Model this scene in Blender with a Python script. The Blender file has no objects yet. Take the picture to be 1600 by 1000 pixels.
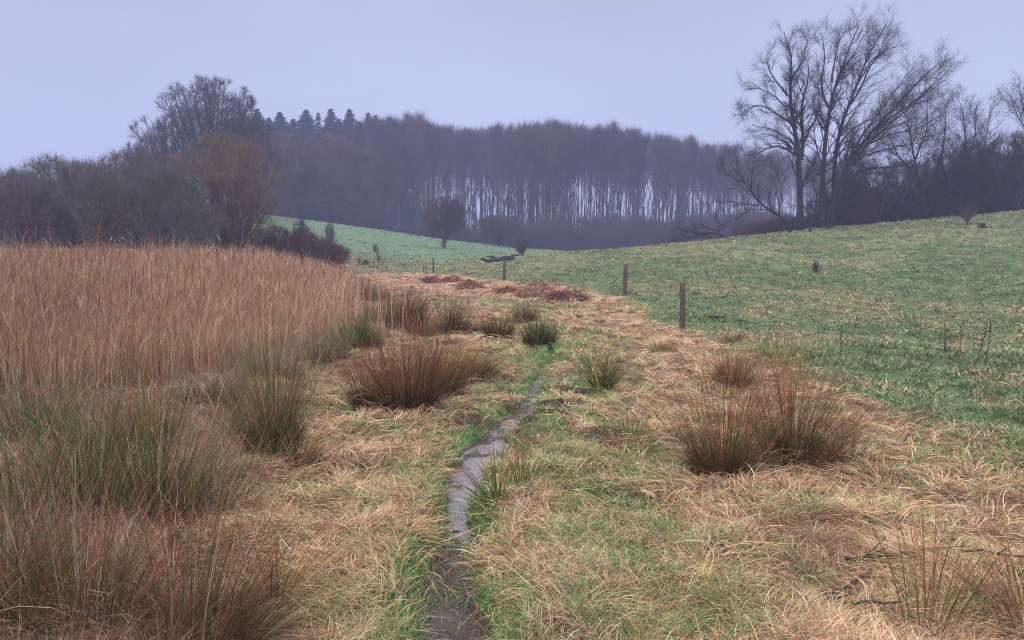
import bpy, math, random
import numpy as np
R = math.radians
SC = bpy.context.scene
COL = SC.collection

# ------------------------------------------------------------------ camera, sky, sun, exposure
F = 1186.0            # focal length in pixels of the 1600 wide photograph
PITCH = math.atan(105.0 / F)
CAMZ = 1.6
cam_d = bpy.data.cameras.new('camera'); cam = bpy.data.objects.new('camera', cam_d); COL.objects.link(cam)
cam_d.sensor_width = 36.0; cam_d.lens = 36.0 * F / 1600.0
cam_d.clip_start = 0.05; cam_d.clip_end = 3000
cam.location = (0, 0, CAMZ); cam.rotation_euler = (math.pi / 2 - PITCH, 0, 0)
SC.camera = cam

SUN_EL, SUN_AZ = 58, 200     # a soft sun behind the overcast, high over the viewer's left shoulder
world = bpy.data.worlds.new('World'); SC.world = world; world.use_nodes = True
nt = world.node_tree; nt.nodes.clear()
out = nt.nodes.new('ShaderNodeOutputWorld'); bg = nt.nodes.new('ShaderNodeBackground'); bg.inputs[1].default_value = 0.1
sky = nt.nodes.new('ShaderNodeTexSky'); sky.sky_type = 'NISHITA'; sky.sun_disc = False
sky.sun_elevation = R(SUN_EL); sky.sun_rotation = R(SUN_AZ); sky.air_density = 1.5; sky.dust_density = 4
geo = nt.nodes.new('ShaderNodeTexCoord'); sep = nt.nodes.new('ShaderNodeSeparateXYZ')
ramp = nt.nodes.new('ShaderNodeValToRGB')
els = ramp.color_ramp.elements
els[0].position = 0.0; els[0].color = (.545, .60, .855, 1)
els[1].position = 1.0; els[1].color = (2.0, 1.92, 2.0, 1)
e = els.new(.12); e.color = (.54, .597, .84, 1)
e = els.new(.32); e.color = (.46, .497, .715, 1)
e = els.new(.60); e.color = (1.5, 1.45, 1.55, 1)
noise = nt.nodes.new('ShaderNodeTexNoise'); noise.inputs['Scale'].default_value = 1.6; noise.inputs['Detail'].default_value = 3
mp = nt.nodes.new('ShaderNodeMapping'); mp.inputs['Scale'].default_value = (1, 1, 2.6)
cl = nt.nodes.new('ShaderNodeMapRange'); cl.inputs[1].default_value = .3; cl.inputs[2].default_value = .7; cl.inputs[3].default_value = 7.4; cl.inputs[4].default_value = 9.5
mul = nt.nodes.new('ShaderNodeVectorMath'); mul.operation = 'SCALE'
mix = nt.nodes.new('ShaderNodeMixRGB'); mix.inputs[0].default_value = .93
L = nt.links.new
L(geo.outputs['Generated'], sep.inputs[0]); L(sep.outputs['Z'], ramp.inputs[0])
L(geo.outputs['Generated'], mp.inputs[0]); L(mp.outputs[0], noise.inputs['Vector']); L(noise.outputs[0], cl.inputs[0])
L(ramp.outputs[0], mul.inputs[0]); L(cl.outputs[0], mul.inputs['Scale'])
L(sky.outputs[0], mix.inputs[1]); L(mul.outputs[0], mix.inputs[2]); L(mix.outputs[0], bg.inputs[0]); L(bg.outputs[0], out.inputs[0])

sun_d = bpy.data.lights.new('sun', 'SUN'); sun_d.energy = 1.5; sun_d.angle = R(25); sun_d.color = (1.0, .95, .90)
sun = bpy.data.objects.new('sun', sun_d); COL.objects.link(sun)
sun.rotation_euler = (R(90 - SUN_EL), 0, R(SUN_AZ - 180 + 0)) ; sun.location = (0, -20, 60)
sun.rotation_euler = (R(90 - SUN_EL), 0, R(-20))
SC.view_settings.view_transform = 'Standard'; SC.view_settings.look = 'None'
SC.view_settings.exposure = 0.32; SC.view_settings.gamma = 1
SC.cycles.max_bounces = 6; SC.cycles.diffuse_bounces = 3; SC.cycles.glossy_bounces = 2
SC.cycles.transmission_bounces = 2; SC.cycles.volume_bounces = 1; SC.cycles.transparent_max_bounces = 8
SC.cycles.use_denoising = True; SC.cycles.denoiser = 'OPENIMAGEDENOISE'; SC.cycles.denoising_input_passes = 'RGB_ALBEDO_NORMAL'; SC.cycles.denoising_prefilter = 'NONE'; SC.cycles.filter_width = 1.1

# ------------------------------------------------------------------ numeric helpers
rng = np.random.default_rng(7)

def _hash(ix, iy, seed):
    h = (ix.astype(np.int64) * 374761393 + iy.astype(np.int64) * 668265263 + seed * 2147483647) & 0xffffffff
    h = ((h ^ (h >> 13)) * 1274126177) & 0xffffffff
    h = (h ^ (h >> 16)) & 0xffffffff
    return h / 4294967295.0

def vn(x, y, s=1.0, seed=0):
    x = np.asarray(x, float) / s + 917.3; y = np.asarray(y, float) / s + 533.7
    ix = np.floor(x); iy = np.floor(y); fx = x - ix; fy = y - iy
    fx = fx * fx * (3 - 2 * fx); fy = fy * fy * (3 - 2 * fy)
    a = _hash(ix, iy, seed); b = _hash(ix + 1, iy, seed); c = _hash(ix, iy + 1, seed); d = _hash(ix + 1, iy + 1, seed)
    return (a * (1 - fx) + b * fx) * (1 - fy) + (c * (1 - fx) + d * fx) * fy

def fbm(x, y, s=1.0, seed=0, o=4):
    t = 0; a = 1; n = 0
    for k in range(o):
        t = t + a * vn(x, y, s, seed + 13 * k); n += a; a *= .5; s *= .5
    return t / n

def sst(a, b, x):
    t = np.clip((x - a) / (b - a), 0, 1); return t * t * (3 - 2 * t)

cp, sp = math.cos(PITCH), math.sin(PITCH)
def ray(px, py):
    """direction of a photograph pixel with forward component scaled so y = 1"""
    a = (np.asarray(px, float) - 800) / F; b = -(np.asarray(py, float) - 500) / F
    dy = cp + b * sp; dz = -sp + b * cp
    return a / dy, dz / dy

def at(px, py, Y):
    a, c = ray(px, py); return (a * Y, Y, CAMZ + c * Y)

# ------------------------------------------------------------------ terrain: measured spots joined by a thin plate
ctl = []
def c3(px, py, Y): ctl.append(at(px, py, Y))
for Y in (-6, 0, 3, 6, 9, 13):
    for X in (-9, -5, -2, 0, 2, 5, 9): ctl.append((X, Y, 0.0))
c3(1066, 518, 16.3); c3(976, 456, 27); c3(788, 437, 40); c3(677, 425, 52)
for px, py, Y in ((1300,518,16.5),(1300,470,24.5),(1300,430,35),(1300,400,44),(1300,375,53),(1300,355,64),
                  (1600,500,18),(1600,440,29),(1600,400,39),(1600,360,50),(1600,332,60),
                  (1040,440,32),(1040,410,44),(1040,383,60),(870,450,33),(870,430,41),(870,410,50),(870,396,58),
                  (700,430,46),(700,415,58),(700,400,76),(693,388,95),(700,375,125),
                  (780,420,50),(780,408,62),(780,396,82),(780,385,118),
                  (600,428,50),(600,405,72),(600,380,100),(600,360,130),
                  (500,400,72),(500,370,100),(500,347,135),(400,392,70),(400,360,100),(400,335,130),
                  (200,392,50),(0,392,50),(-200,392,50),(200,372,80),(0,372,80),(330,330,112),(0,330,110),(-250,330,110),
                  (1850,300,62),(1850,420,36),(1180,368,62),(1450,344,62)):
    c3(px, py, Y)
# falling ground behind the near ridge, and the floor of the wood
for px, Y, h in ((1300,76,3.8),(1300,92,3.0),(1300,115,1.5),(1600,75,5.3),(1600,95,4.8),(1850,90,6),(1040,72,2.15),(1040,88,.9),(1040,110,.6),
                 (870,68,1.3),(870,85,.6),(870,110,1.2),(1180,75,2.7),(1180,92,1.6),
                 (870,140,2.0),(700,150,3.6),(600,155,6.0),(500,155,7.6),(400,155,8.8),(1040,150,2.0),(1200,160,3.0),(1500,160,4.5),
                 (700,200,4.0),(900,200,3.0),(1100,200,3.0),(500,200,7.5),(300,160,9),(0,160,9)):
    a, _ = ray(px, 395); ctl.append((a * Y, Y, h))
for X, Y, h in ((-30,0,.2),(30,0,.2),(-30,25,.3),(-14,20,.0),(-8,20,0),(-18,35,.5),(-6,30,.1),(-60,20,1.5),(60,20,2.5),(0,-40,.5),(-100,-50,1),(100,-50,2)):
    ctl.append((X, Y, h))
for k in range(24):
    a = k * math.tau / 24; ctl.append((300 * math.cos(a), 300 * math.sin(a), 1.0)); ctl.append((520 * math.cos(a), 520 * math.sin(a), 1.0))
ctl = np.array(ctl, float)
def tps(r2): return r2 * np.log(r2 + 1e-9)
n_ = len(ctl); S = 50.0
cx = ctl[:, :2] / S
K = tps(((cx[:, None] - cx[None]) ** 2).sum(-1)) + np.eye(n_) * 2e-4
Pm = np.c_[np.ones(n_), cx]
A = np.block([[K, Pm], [Pm.T, np.zeros((3, 3))]])
W = np.linalg.solve(A, np.r_[ctl[:, 2], np.zeros(3)])
def tps_eval(x, y):
    x = np.ravel(x) / S; y = np.ravel(y) / S; o = np.empty(len(x))
    for i in range(0, len(x), 20000):
        a, b = x[i:i+20000], y[i:i+20000]
        k = tps((a[:, None] - cx[:, 0]) ** 2 + (b[:, None] - cx[:, 1]) ** 2)
        o[i:i+20000] = k @ W[:n_] + W[n_] + W[n_+1] * a + W[n_+2] * b
    return o
GR = 430
gx = np.arange(-GR, GR + 1, 1.0); GXX, GYY = np.meshgrid(gx, gx)
GH = tps_eval(GXX, GYY).reshape(GXX.shape)
rr = np.hypot(GXX, GYY); GH = GH * (1 - sst(260, 400, rr)) + 0.0
def macro(x, y):
    x = np.clip(np.asarray(x, float) + GR, 0, 2 * GR - 1.001); y = np.clip(np.asarray(y, float) + GR, 0, 2 * GR - 1.001)
    ix = x.astype(int); iy = y.astype(int); fx = x - ix; fy = y - iy
    return (GH[iy, ix] * (1-fx) + GH[iy, ix+1] * fx) * (1-fy) + (GH[iy+1, ix] * (1-fx) + GH[iy+1, ix+1] * fx) * fy
def G(px, py, tmax=220):
    """where the photograph's pixel meets the ground"""
    a, c = ray(px, py)
    t = np.geomspace(2.0, tmax, 1500); z = CAMZ + c * t; h = macro(a * t, t)
    hit = np.nonzero(z < h)[0]
    if len(hit) == 0: return float(a * tmax), tmax
    i = hit[0]
    if i == 0: return float(a * t[0]), float(t[0])
    d0 = z[i-1] - h[i-1]; d1 = z[i] - h[i]; u = d0 / (d0 - d1); T = t[i-1] + (t[i] - t[i-1]) * u
    return float(a * T), float(T)

# the trail: left and right edges traced along the mud
pl = [(1000,655,760),(950,658,748),(900,668,740),(850,690,742),(800,689,744),(760,704,757),(720,719,767),(690,738,787),(665,768,809),(645,799,825),(620,825,838),(575,845,857),(545,856,864)]
edge = [(G(a, y), G(b, y)) for y, a, b in pl]
TY = np.array([.5] + [(l[1] + r[1]) / 2 for l, r in edge] + [17.0]); TL = np.array([edge[0][0][0] + .06] + [l[0] for l, r in edge] + [edge[-1][0][0] + .1]); TR = np.array([edge[0][1][0] + .06] + [r[0] for l, r in edge] + [edge[-1][1][0] + .05])
def trail(x, y):
    """signed distance in trail half widths: 1 at the edge"""
    l = np.interp(y, TY, TL); r = np.interp(y, TY, TR); c = (l + r) / 2; w = (r - l) / 2
    wob = (vn(x, y, .18, 5) - .5) * .10 + (vn(x, y, .5, 6) - .5) * .12
    return (np.abs(x - c) + wob) / w, w

# edge of the green pasture
bl = [(1600,722),(1450,668),(1330,625),(1250,592),(1150,548),(1066,514),(1010,484),(970,462),(930,455),(860,447),(788,440),(740,434),(690,429),(640,427),(600,425),(540,428)]
BP = np.array([G(*p) for p in bl])
BP = np.vstack([[BP[0] + (BP[0] - BP[1]) * 6], BP, [[-12, 58]], [[-40, 60]], [[-400, 60]]])
def pasture(x, y):
    x = np.asarray(x, float); y = np.asarray(y, float)
    best = np.full(x.shape, 1e9); side = np.zeros(x.shape)
    for i in range(len(BP) - 1):
        a = BP[i]; d = BP[i+1] - a; t = np.clip(((x - a[0]) * d[0] + (y - a[1]) * d[1]) / (d @ d), 0, 1)
        ex = x - a[0] - d[0] * t; ey = y - a[1] - d[1] * t; q = np.hypot(ex, ey); s = np.sign(d[0] * ey - d[1] * ex)
        m = q < best; best = np.where(m, q, best); side = np.where(m, s, side)
    return -best * side      # positive inside the pasture
_t = pasture(np.array([20.0]), np.array([40.0]))
PS = 1.0 if _t[0] > 0 else -1.0

# green patches in the rough grass: pixel, radius in metres, strength
GP = [(640,760,.35,.8),(660,690,.4,.8),(700,655,.35,.6),(575,800,.3,.6),(930,930,.35,.7),(1010,900,.35,.6),(960,780,.5,.5),(850,700,.4,.7),(880,660,.5,.8),
      (900,600,.7,.9),(880,560,.9,.9),(870,545,1.0,.9),(1000,690,.4,.7),(970,625,.4,.4),(830,640,.4,.8),(790,560,1.,.7),(760,585,.8,.7),(740,600,.6,.6),
      (850,480,1.6,.6),(760,470,2,.5),(700,470,2,.5),(650,540,.8,.5),(500,640,.5,.5),(640,980,.35,.7),(560,980,.3,.5),(820,900,.25,.6),(1080,860,.3,.4),(1370,745,.4,.6),
      (1520,715,.5,.7),(820,720,.2,.8),(1260,810,.2,.5),(1150,960,.4,.6),(1110,985,.3,.6),(900,520,1.2,.7),(1180,720,.4,.2),(1560,740,.4,.6),(830,760,.3,.6),(960,540,1.2,.25)]
GPW = [(G(a, b), r, s) for a, b, r, s in GP]
# reed bed outline in plan
def reedmask(x, y):
    # right hand limit of the bed as a function of y, front limit as a function of x
    xr = np.interp(y, [5, 7, 9, 12, 14, 18, 24, 32, 40, 48], [-4.2, -3.9, -3.6, -3.3, -3.1, -4.0, -5.4, -7.6, -10, -14])
    xr = xr + (vn(x, y, 1.7, 61) - .5) * 1.0
    yf = np.interp(x, [-14, -8, -6, -4, -3], [5.2, 6.6, 7.6, 9.0, 11.5]) + (vn(x, y, 1.1, 62) - .5) * 1.2
    return sst(-.8, 1.3, xr - x + (vn(x, y, .5, 63) - .5) * .8) * sst(-.2, .5, y - yf) * (1 - sst(44, 47, y))
def mudspot(x, y):
    q, w = trail(x, y)
    return sst(.60, .67, fbm(x, y, .42, 25, 3)) * (.35 + .65 * np.exp(-((x - .3) / 1.6) ** 2)) * (1 - sst(8, 11, y)) * sst(.1, -.6, PS * pasture(x, y) )
def greenness(x, y):
    pd = PS * pasture(x, y) + (fbm(x, y, 1.2, 3) - .5) * 1.2
    inp = sst(-.4, .5, pd)
    g = inp * (.98 - .75 * sst(.48, .64, fbm(x, y * 1.0, 4.0, 11)) - .18 * sst(38, 55, y) - .55 * sst(.52, .68, fbm(x, y, 1.1, 12)))
    q, w = trail(x, y)
    verge = (1 - sst(1.3, 3.2, q)) * (y < 17) * (.55 + .6 * vn(x, y, .6, 23))
    g2 = np.maximum(verge, .85 * sst(.45, .57, fbm(x, y, .6, 21)) * (.10 + .90 * np.exp(-((x - .35) / .8) ** 2)) * (1 - .7 * sst(9, 14, y)))
    far = sst(22, 30, y); g2 = g2 * (1 - far * .7)
    for (qx, qy), r, s in GPW:
        g2 = np.maximum(g2, s * np.exp(-((x - qx) ** 2 + (y - qy) ** 2) / (r * r)))
    left = sst(-1.5, -3.0, x) * (1 - sst(20, 26, y))
    g2 = g2 * (1 - .6 * left)
    g2 = g2 * (.55 + .9 * vn(x, y, .25, 31))
    return np.clip(np.maximum(g, g2 * (1 - inp)), 0, 1), inp

def hum(x, y):
    """small relief of matted grass"""
    r = np.hypot(x, y); fade = 1 - sst(30, 80, r)
    pd = sst(-.5, 1.0, PS * pasture(x, y))
    a = (fbm(x, y, .42, 41, 3) - .5) * .22 + (fbm(x, y, 1.8, 42, 2) - .5) * .14
    b = (fbm(x, y, .7, 43, 3) - .5) * .26 + (fbm(x, y, 5, 44, 2) - .5) * .25
    q, w = trail(x, y)
    near = 1 - sst(14.5, 16.5, y)
    keep = sst(.9, 2.4, q) * near + (1 - near)
    return (a * (1 - pd) + b * pd) * fade * keep + sst(1.0, 2.2, q) * .045 * near
def chan(x, y):
    q, w = trail(x, y); near = (1 - sst(14.5, 16.5, y))
    return -(1 - sst(.75, 1.35, q)) * .055 * near * np.clip(w / .12, .3, 1)
def H(x, y):
    return macro(x, y) + hum(x, y) + chan(x, y)

# ------------------------------------------------------------------ mesh helpers
def new_obj(name, me, parent=None, mat=None):
    o = bpy.data.objects.new(name, me); COL.objects.link(o)
    if parent is not None: o.parent = parent
    if mat is not None: me.materials.append(mat)
    return o
def mesh_np(name, V, Q, C=None, smooth=False, nper=4):
    me = bpy.data.meshes.new(name)
    V = np.asarray(V, np.float32); Q = np.asarray(Q, np.int32)
    me.vertices.add(len(V)); me.vertices.foreach_set('co', V.ravel())
    me.loops.add(Q.size); me.loops.foreach_set('vertex_index', Q.ravel())
    me.polygons.add(len(Q)); me.polygons.foreach_set('loop_start', np.arange(0, Q.size, nper, dtype=np.int32))
    try: me.polygons.foreach_set('loop_total', np.full(len(Q), nper, np.int32))
    except Exception: pass
    if smooth: me.polygons.foreach_set('use_smooth', np.ones(len(Q), bool))
    if C is not None:
        a = me.attributes.new('Col', 'FLOAT_COLOR', 'POINT')
        C4 = np.ones((len(V), 4), np.float32); C4[:, :3] = C; a.data.foreach_set('color', C4.ravel())
    me.update(); me.validate()
    return me
class Bag:
    """collects quads"""
    def __init__(s): s.V = []; s.Q = []; s.C = []; s.n = 0
    def add(s, V, Q, C):
        s.V.append(V); s.Q.append(Q + s.n); s.C.append(np.broadcast_to(C, V.shape) if np.ndim(C) else C); s.n += len(V)
    def mesh(s, name, smooth=False): return mesh_np(name, np.concatenate(s.V), np.concatenate(s.Q), np.concatenate(s.C), smooth)

def ribbons(bag, P, az, th0, th1, ln, wd, c0, c1, segs=3, floor=None, bend=1.0, twist=None, tipw=.15):
    """blades: root P, heading az, angle from vertical th0 at the root to th1 at the tip"""
    n = len(P); k = segs + 1; g = np.random.default_rng(n + 5)
    az = np.broadcast_to(az, n); th0 = np.broadcast_to(th0, n); th1 = np.broadcast_to(th1, n); ln = np.broadcast_to(ln, n); wd = np.broadcast_to(wd, n)
    pts = np.empty((n, k, 3)); pts[:, 0] = P
    for i in range(1, k):
        t = ((i - .5) / segs) ** bend; th = th0 + (th1 - th0) * t
        s = ln / segs
        azi = az + (0 if twist is None else twist * t)
        pts[:, i, 0] = pts[:, i-1, 0] + np.sin(th) * np.cos(azi) * s
        pts[:, i, 1] = pts[:, i-1, 1] + np.sin(th) * np.sin(azi) * s
        pts[:, i, 2] = pts[:, i-1, 2] + np.cos(th) * s
    if floor is not None:
        pts[:, :, 2] = np.maximum(pts[:, :, 2], floor(pts[:, :, 0], pts[:, :, 1]) + .004 + .012 * g.random((n, 1)))
    wa = az + math.pi / 2 + g.normal(0, .7, n)
    wz = g.normal(0, .35, n)
    wv = np.stack([np.cos(wa), np.sin(wa), wz], -1); wv /= np.linalg.norm(wv, axis=1)[:, None]
    ww = np.interp(np.linspace(0, 1, k), [0, .35, 1], [.75, 1, tipw])
    off = wv[:, None, :] * (wd[:, None] * .5 * ww[None])[:, :, None]
    V = np.stack([pts - off, pts + off], 2).reshape(-1, 3)
    base = (np.arange(n) * k * 2)[:, None] + (np.arange(segs) * 2)[None]
    Q = np.stack([base, base + 1, base + 3, base + 2], -1).reshape(-1, 4)
    tt = np.linspace(0, 1, k)[None, :, None, None]
    c0 = np.broadcast_to(c0, (n, 3)); c1 = np.broadcast_to(c1, (n, 3))
    C = (c0[:, None, None, :] * (1 - tt) + c1[:, None, None, :] * tt)
    C = np.broadcast_to(C, (n, k, 2, 3)).reshape(-1, 3)
    bag.add(V, Q, C)

def tubes(bag, P, Rr, col, sides=3):
    """P (n,k,3) centre lines, Rr (n,k) radii"""
    n, k, _ = P.shape
    T = np.empty_like(P); T[:, 1:-1] = P[:, 2:] - P[:, :-2]; T[:, 0] = P[:, 1] - P[:, 0]; T[:, -1] = P[:, -1] - P[:, -2]
    T /= np.linalg.norm(T, axis=2)[:, :, None] + 1e-9
    ref = np.zeros_like(T); m = np.abs(T[:, :1, 2]) > .8; ref[..., 2] = np.where(m, 0, 1); ref[..., 0] = np.where(m, 1, 0)
    U = np.cross(T, ref); U /= np.linalg.norm(U, axis=2)[:, :, None] + 1e-9; Vv = np.cross(T, U)
    a = np.arange(sides) * math.tau / sides
    V = P[:, :, None, :] + Rr[:, :, None, None] * (U[:, :, None, :] * np.cos(a)[None, None, :, None] + Vv[:, :, None, :] * np.sin(a)[None, None, :, None])
    V = V.reshape(-1, 3)
    b = (np.arange(n) * k * sides)[:, None, None] + (np.arange(k - 1) * sides)[None, :, None]
    j = np.arange(sides)[None, None, :]; j2 = (j + 1) % sides
    Q = np.stack(np.broadcast_arrays(b + j, b + j2, b + sides + j2, b + sides + j), -1).reshape(-1, 4)
    col = np.asarray(col, float)
    C = np.broadcast_to(col, (len(V), 3)) if col.ndim == 1 else np.repeat(col, k * sides, axis=0)
    bag.add(V, Q, C)

def cdist(x, y): return np.sqrt(x * x + y * y + 2)
def pick(pal, n, g, jit=.12):
    pal = np.array(pal); c = pal[g.integers(0, len(pal), n)]
    return np.clip(c * (1 + g.normal(0, jit, (n, 1))) * (1 + g.normal(0, jit * .35, (n, 3))), .004, .95)

# ------------------------------------------------------------------ materials
def new_mat(name, rough=.7, trans=0.0, spec=.3, noise_s=0, noise_amt=.3, bump=0):
    m = bpy.data.materials.new(name); m.use_nodes = True; t = m.node_tree; t.nodes.clear()
    o = t.nodes.new('ShaderNodeOutputMaterial'); b = t.nodes.new('ShaderNodeBsdfPrincipled')
    at_ = t.nodes.new('ShaderNodeAttribute'); at_.attribute_name = 'Col'
    b.inputs['Roughness'].default_value = rough; b.inputs['Specular IOR Level'].default_value = spec
    c = at_.outputs['Color']
    if noise_s:
        tc = t.nodes.new('ShaderNodeTexCoord')
        nz = t.nodes.new('ShaderNodeTexNoise'); nz.inputs['Scale'].default_value = noise_s; nz.inputs['Detail'].default_value = 6
        t.links.new(tc.outputs['Object'], nz.inputs['Vector'])
        mr = t.nodes.new('ShaderNodeMapRange'); mr.inputs[1].default_value = .3; mr.inputs[2].default_value = .7
        mr.inputs[3].default_value = 1 - noise_amt; mr.inputs[4].default_value = 1 + noise_amt
        t.links.new(nz.outputs[0], mr.inputs[0])
        vm = t.nodes.new('ShaderNodeVectorMath'); vm.operation = 'SCALE'
        t.links.new(c, vm.inputs[0]); t.links.new(mr.outputs[0], vm.inputs['Scale']); c = vm.outputs[0]
        if bump:
            bp = t.nodes.new('ShaderNodeBump'); bp.inputs['Strength'].default_value = 1; bp.inputs['Distance'].default_value = bump
            t.links.new(nz.outputs[0], bp.inputs['Height']); t.links.new(bp.outputs[0], b.inputs['Normal'])
    t.links.new(c, b.inputs['Base Color'])
    if trans:
        tr = t.nodes.new('ShaderNodeBsdfTranslucent'); mx = t.nodes.new('ShaderNodeMixShader'); mx.inputs[0].default_value = trans
        t.links.new(c, tr.inputs[0]); t.links.new(b.outputs[0], mx.inputs[1]); t.links.new(tr.outputs[0], mx.inputs[2]); t.links.new(mx.outputs[0], o.inputs[0])
    else: t.links.new(b.outputs[0], o.inputs[0])
    return m
M_grass = new_mat('grass_blades', .7, .14, .14)
M_straw = new_mat('dead_straw', .7, .06, .12)
M_reed = new_mat('dry_reed', .8, .08, .08)
M_rush = new_mat('rush_stems', .7, .02, .1)
M_soil = new_mat('ground_turf', .9, 0, .08, 14, .35, .02)
M_mud = new_mat('wet_mud', .32, 0, .5, 55, .4, .02)
M_bark = new_mat('bark', .9, 0, .04, 3, .25)
M_twig = new_mat('twigs', .9, 0, .03)
M_wood = new_mat('weathered_wood', .85, 0, .2, 22, .35, .004)
M_need = new_mat('needles', .8, .05, .05)
M_plain = new_mat('plain_paint', .5, 0, .4)
def water_mat():
    m = bpy.data.materials.new('muddy_water'); m.use_nodes = True; t = m.node_tree; b = t.nodes['Principled BSDF']
    b.inputs['Base Color'].default_value = (.20, .165, .17, 1); b.inputs['Roughness'].default_value = .09; b.inputs['IOR'].default_value = 1.6
    b.inputs['Specular IOR Level'].default_value = .9
    tc = t.nodes.new('ShaderNodeTexCoord'); nz = t.nodes.new('ShaderNodeTexNoise'); nz.inputs['Scale'].default_value = 14; nz.inputs['Detail'].default_value = 3
    bp = t.nodes.new('ShaderNodeBump'); bp.inputs['Strength'].default_value = .35; bp.inputs['Distance'].default_value = .01
    t.links.new(tc.outputs['Object'], nz.inputs['Vector']); t.links.new(nz.outputs[0], bp.inputs['Height']); t.links.new(bp.outputs[0], b.inputs['Normal'])
    return m
M_water = water_mat()

# ------------------------------------------------------------------ colours (surface albedo, with one shade tone among the straw)
STRAW = [(.22,.12,.08),(.68,.45,.28),(.54,.33,.20),(.80,.57,.38),(.34,.19,.12),(.72,.49,.32),(.60,.38,.26),(.85,.68,.50)]  # first tone: extra dark straw standing in for shadowed gaps between blades
STRAW_D = [(.30,.17,.11),(.22,.13,.09),(.36,.22,.15),(.26,.16,.13)]
STRAW_P = [(.60,.52,.30),(.52,.49,.26),(.40,.42,.19),(.30,.34,.14)]
GREEN = [(.13,.24,.07),(.16,.28,.08),(.11,.20,.07),(.22,.32,.10),(.15,.26,.12)]
PGREEN = [(.14,.25,.11),(.19,.29,.13),(.24,.30,.14),(.10,.18,.08),(.30,.32,.18)]
PSTRAW = [(.42,.33,.21),(.32,.25,.16),(.50,.41,.27),(.25,.26,.13),(.22,.16,.10)]

# ------------------------------------------------------------------ ground sheet
angs = np.concatenate([np.linspace(-55, 55, 760), np.linspace(55, 305, 122)[1:-1]])
angs = np.radians(90 - angs); rad = np.concatenate([[0.05], np.geomspace(.6, 415, 470)])
AA, RRd = np.meshgrid(angs, rad); gX = RRd * np.cos(AA); gY = RRd * np.sin(AA)
q, w = trail(gX, gY)
gZ = H(gX, gY) - .05 * (1 - sst(1.0, 1.45, q)) * (1 - sst(14.5, 16.5, gY)) * (gY > .5)
gg, inp = greenness(gX, gY); rm = reedmask(gX, gY)
nz1 = fbm(gX, gY, .3, 71)[..., None]; nz2 = fbm(gX, gY, 2.5, 72)[..., None]
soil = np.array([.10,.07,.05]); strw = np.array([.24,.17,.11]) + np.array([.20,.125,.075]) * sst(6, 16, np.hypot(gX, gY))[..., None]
nz1 = np.clip((nz1 - .5) * 1.8 + .5 + .25 * (vn(gX, gY, .09, 75)[..., None] - .5), 0, 1)
col = soil * (1 - nz1) + strw * nz1
colg = np.array([.075,.14,.05]) * (.7 + .6 * nz2)
far = sst(20, 60, np.hypot(gX, gY))[..., None]
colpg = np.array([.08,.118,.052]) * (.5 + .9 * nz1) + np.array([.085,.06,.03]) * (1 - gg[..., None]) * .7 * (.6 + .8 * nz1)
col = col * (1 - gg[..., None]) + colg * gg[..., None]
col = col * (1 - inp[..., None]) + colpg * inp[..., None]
# the meadow on the far slope is a bluer green, the wood's floor is brown leaf litter
fm = (sst(60, 75, gY) * (1 - sst(2, 14, gX)))[..., None]
col = col * (1 - fm * .7) + np.array([.105,.20,.10]) * (.8 + .4 * nz2) * fm * .7
wd_ = (sst(128, 138, gY + gX * .12 - 6) + sst(66, 74, gY) * sst(4, 14, gX)).clip(0, 1)[..., None]
wd_ = np.maximum(wd_, (sst(46, 52, gY) * sst(-8, -16, gX) * (1 - sst(70, 85, gY)))[..., None] * .7)
col = col * (1 - wd_) + np.array([.10,.07,.05]) * (.7 + .6 * nz1) * wd_
ms = mudspot(gX, gY)[..., None]; col = col * (1 - ms) + np.array([.045, .033, .030]) * ms
col = col * (1 - rm[..., None] * .7) + np.array([.14,.09,.06]) * rm[..., None] * .7
nA, nR = len(angs), len(rad)
idx = np.arange(nA * nR).reshape(nR, nA); nxt = np.roll(idx, -1, axis=1)
Q = np.stack([idx[:-1], idx[1:], nxt[1:], nxt[:-1]], -1).reshape(-1, 4)
Vg = np.stack([gX, gY, gZ], -1).reshape(-1, 3)
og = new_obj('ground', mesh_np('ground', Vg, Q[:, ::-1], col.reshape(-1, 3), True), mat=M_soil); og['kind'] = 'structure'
og['label'] = 'rolling ground of rough grass and pasture'

# ------------------------------------------------------------------ muddy path and its water
def mudz(x, y):
    q, w = trail(x, y)
    n = (fbm(x, y, .20, 81, 4) - .5) * .052 + (fbm(x, y, .045, 84, 2) - .5) * .022 + (fbm(x, y, .5, 82, 2) - .5) * .035
    return macro(x, y) - .055 * np.clip(w / .12, .3, 1) + n + .004 + sst(.9, 1.3, q) * .03
ys = np.geomspace(2.0, 10.2, 620); us = np.linspace(-1.7, 1.7, 56)
YY, UU = np.meshgrid(ys, us, indexing='ij')
l = np.interp(YY, TY, TL); r_ = np.interp(YY, TY, TR); XX = (l + r_) / 2 + (r_ - l) / 2 * UU
ZZ = mudz(XX, YY) - .12 * sst(1.35, 1.7, np.abs(UU))
mc = (np.array([.062,.042,.038]) * (.6 + .8 * fbm(XX, YY, .12, 83)[..., None]))
ni, nj = XX.shape; ix = np.arange(ni * nj).reshape(ni, nj)
Qp = np.stack([ix[:-1, :-1], ix[:-1, 1:], ix[1:, 1:], ix[1:, :-1]], -1).reshape(-1, 4)
op = new_obj('path', mesh_np('path', np.stack([XX, YY, ZZ], -1).reshape(-1, 3), Qp, mc.reshape(-1, 3), True), mat=M_mud); op['kind'] = 'structure'
op['label'] = 'narrow trodden trail of wet brown mud'
lvl = np.interp(YY, [2, 3.6, 4.1, 4.5, 5.0, 5.9, 7.0, 7.8, 9.5, 10.5, 16], [-.076, -.074, -.068, -.053, -.045, -.043, -.047, -.058, -.066, -.06, -.065])
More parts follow.
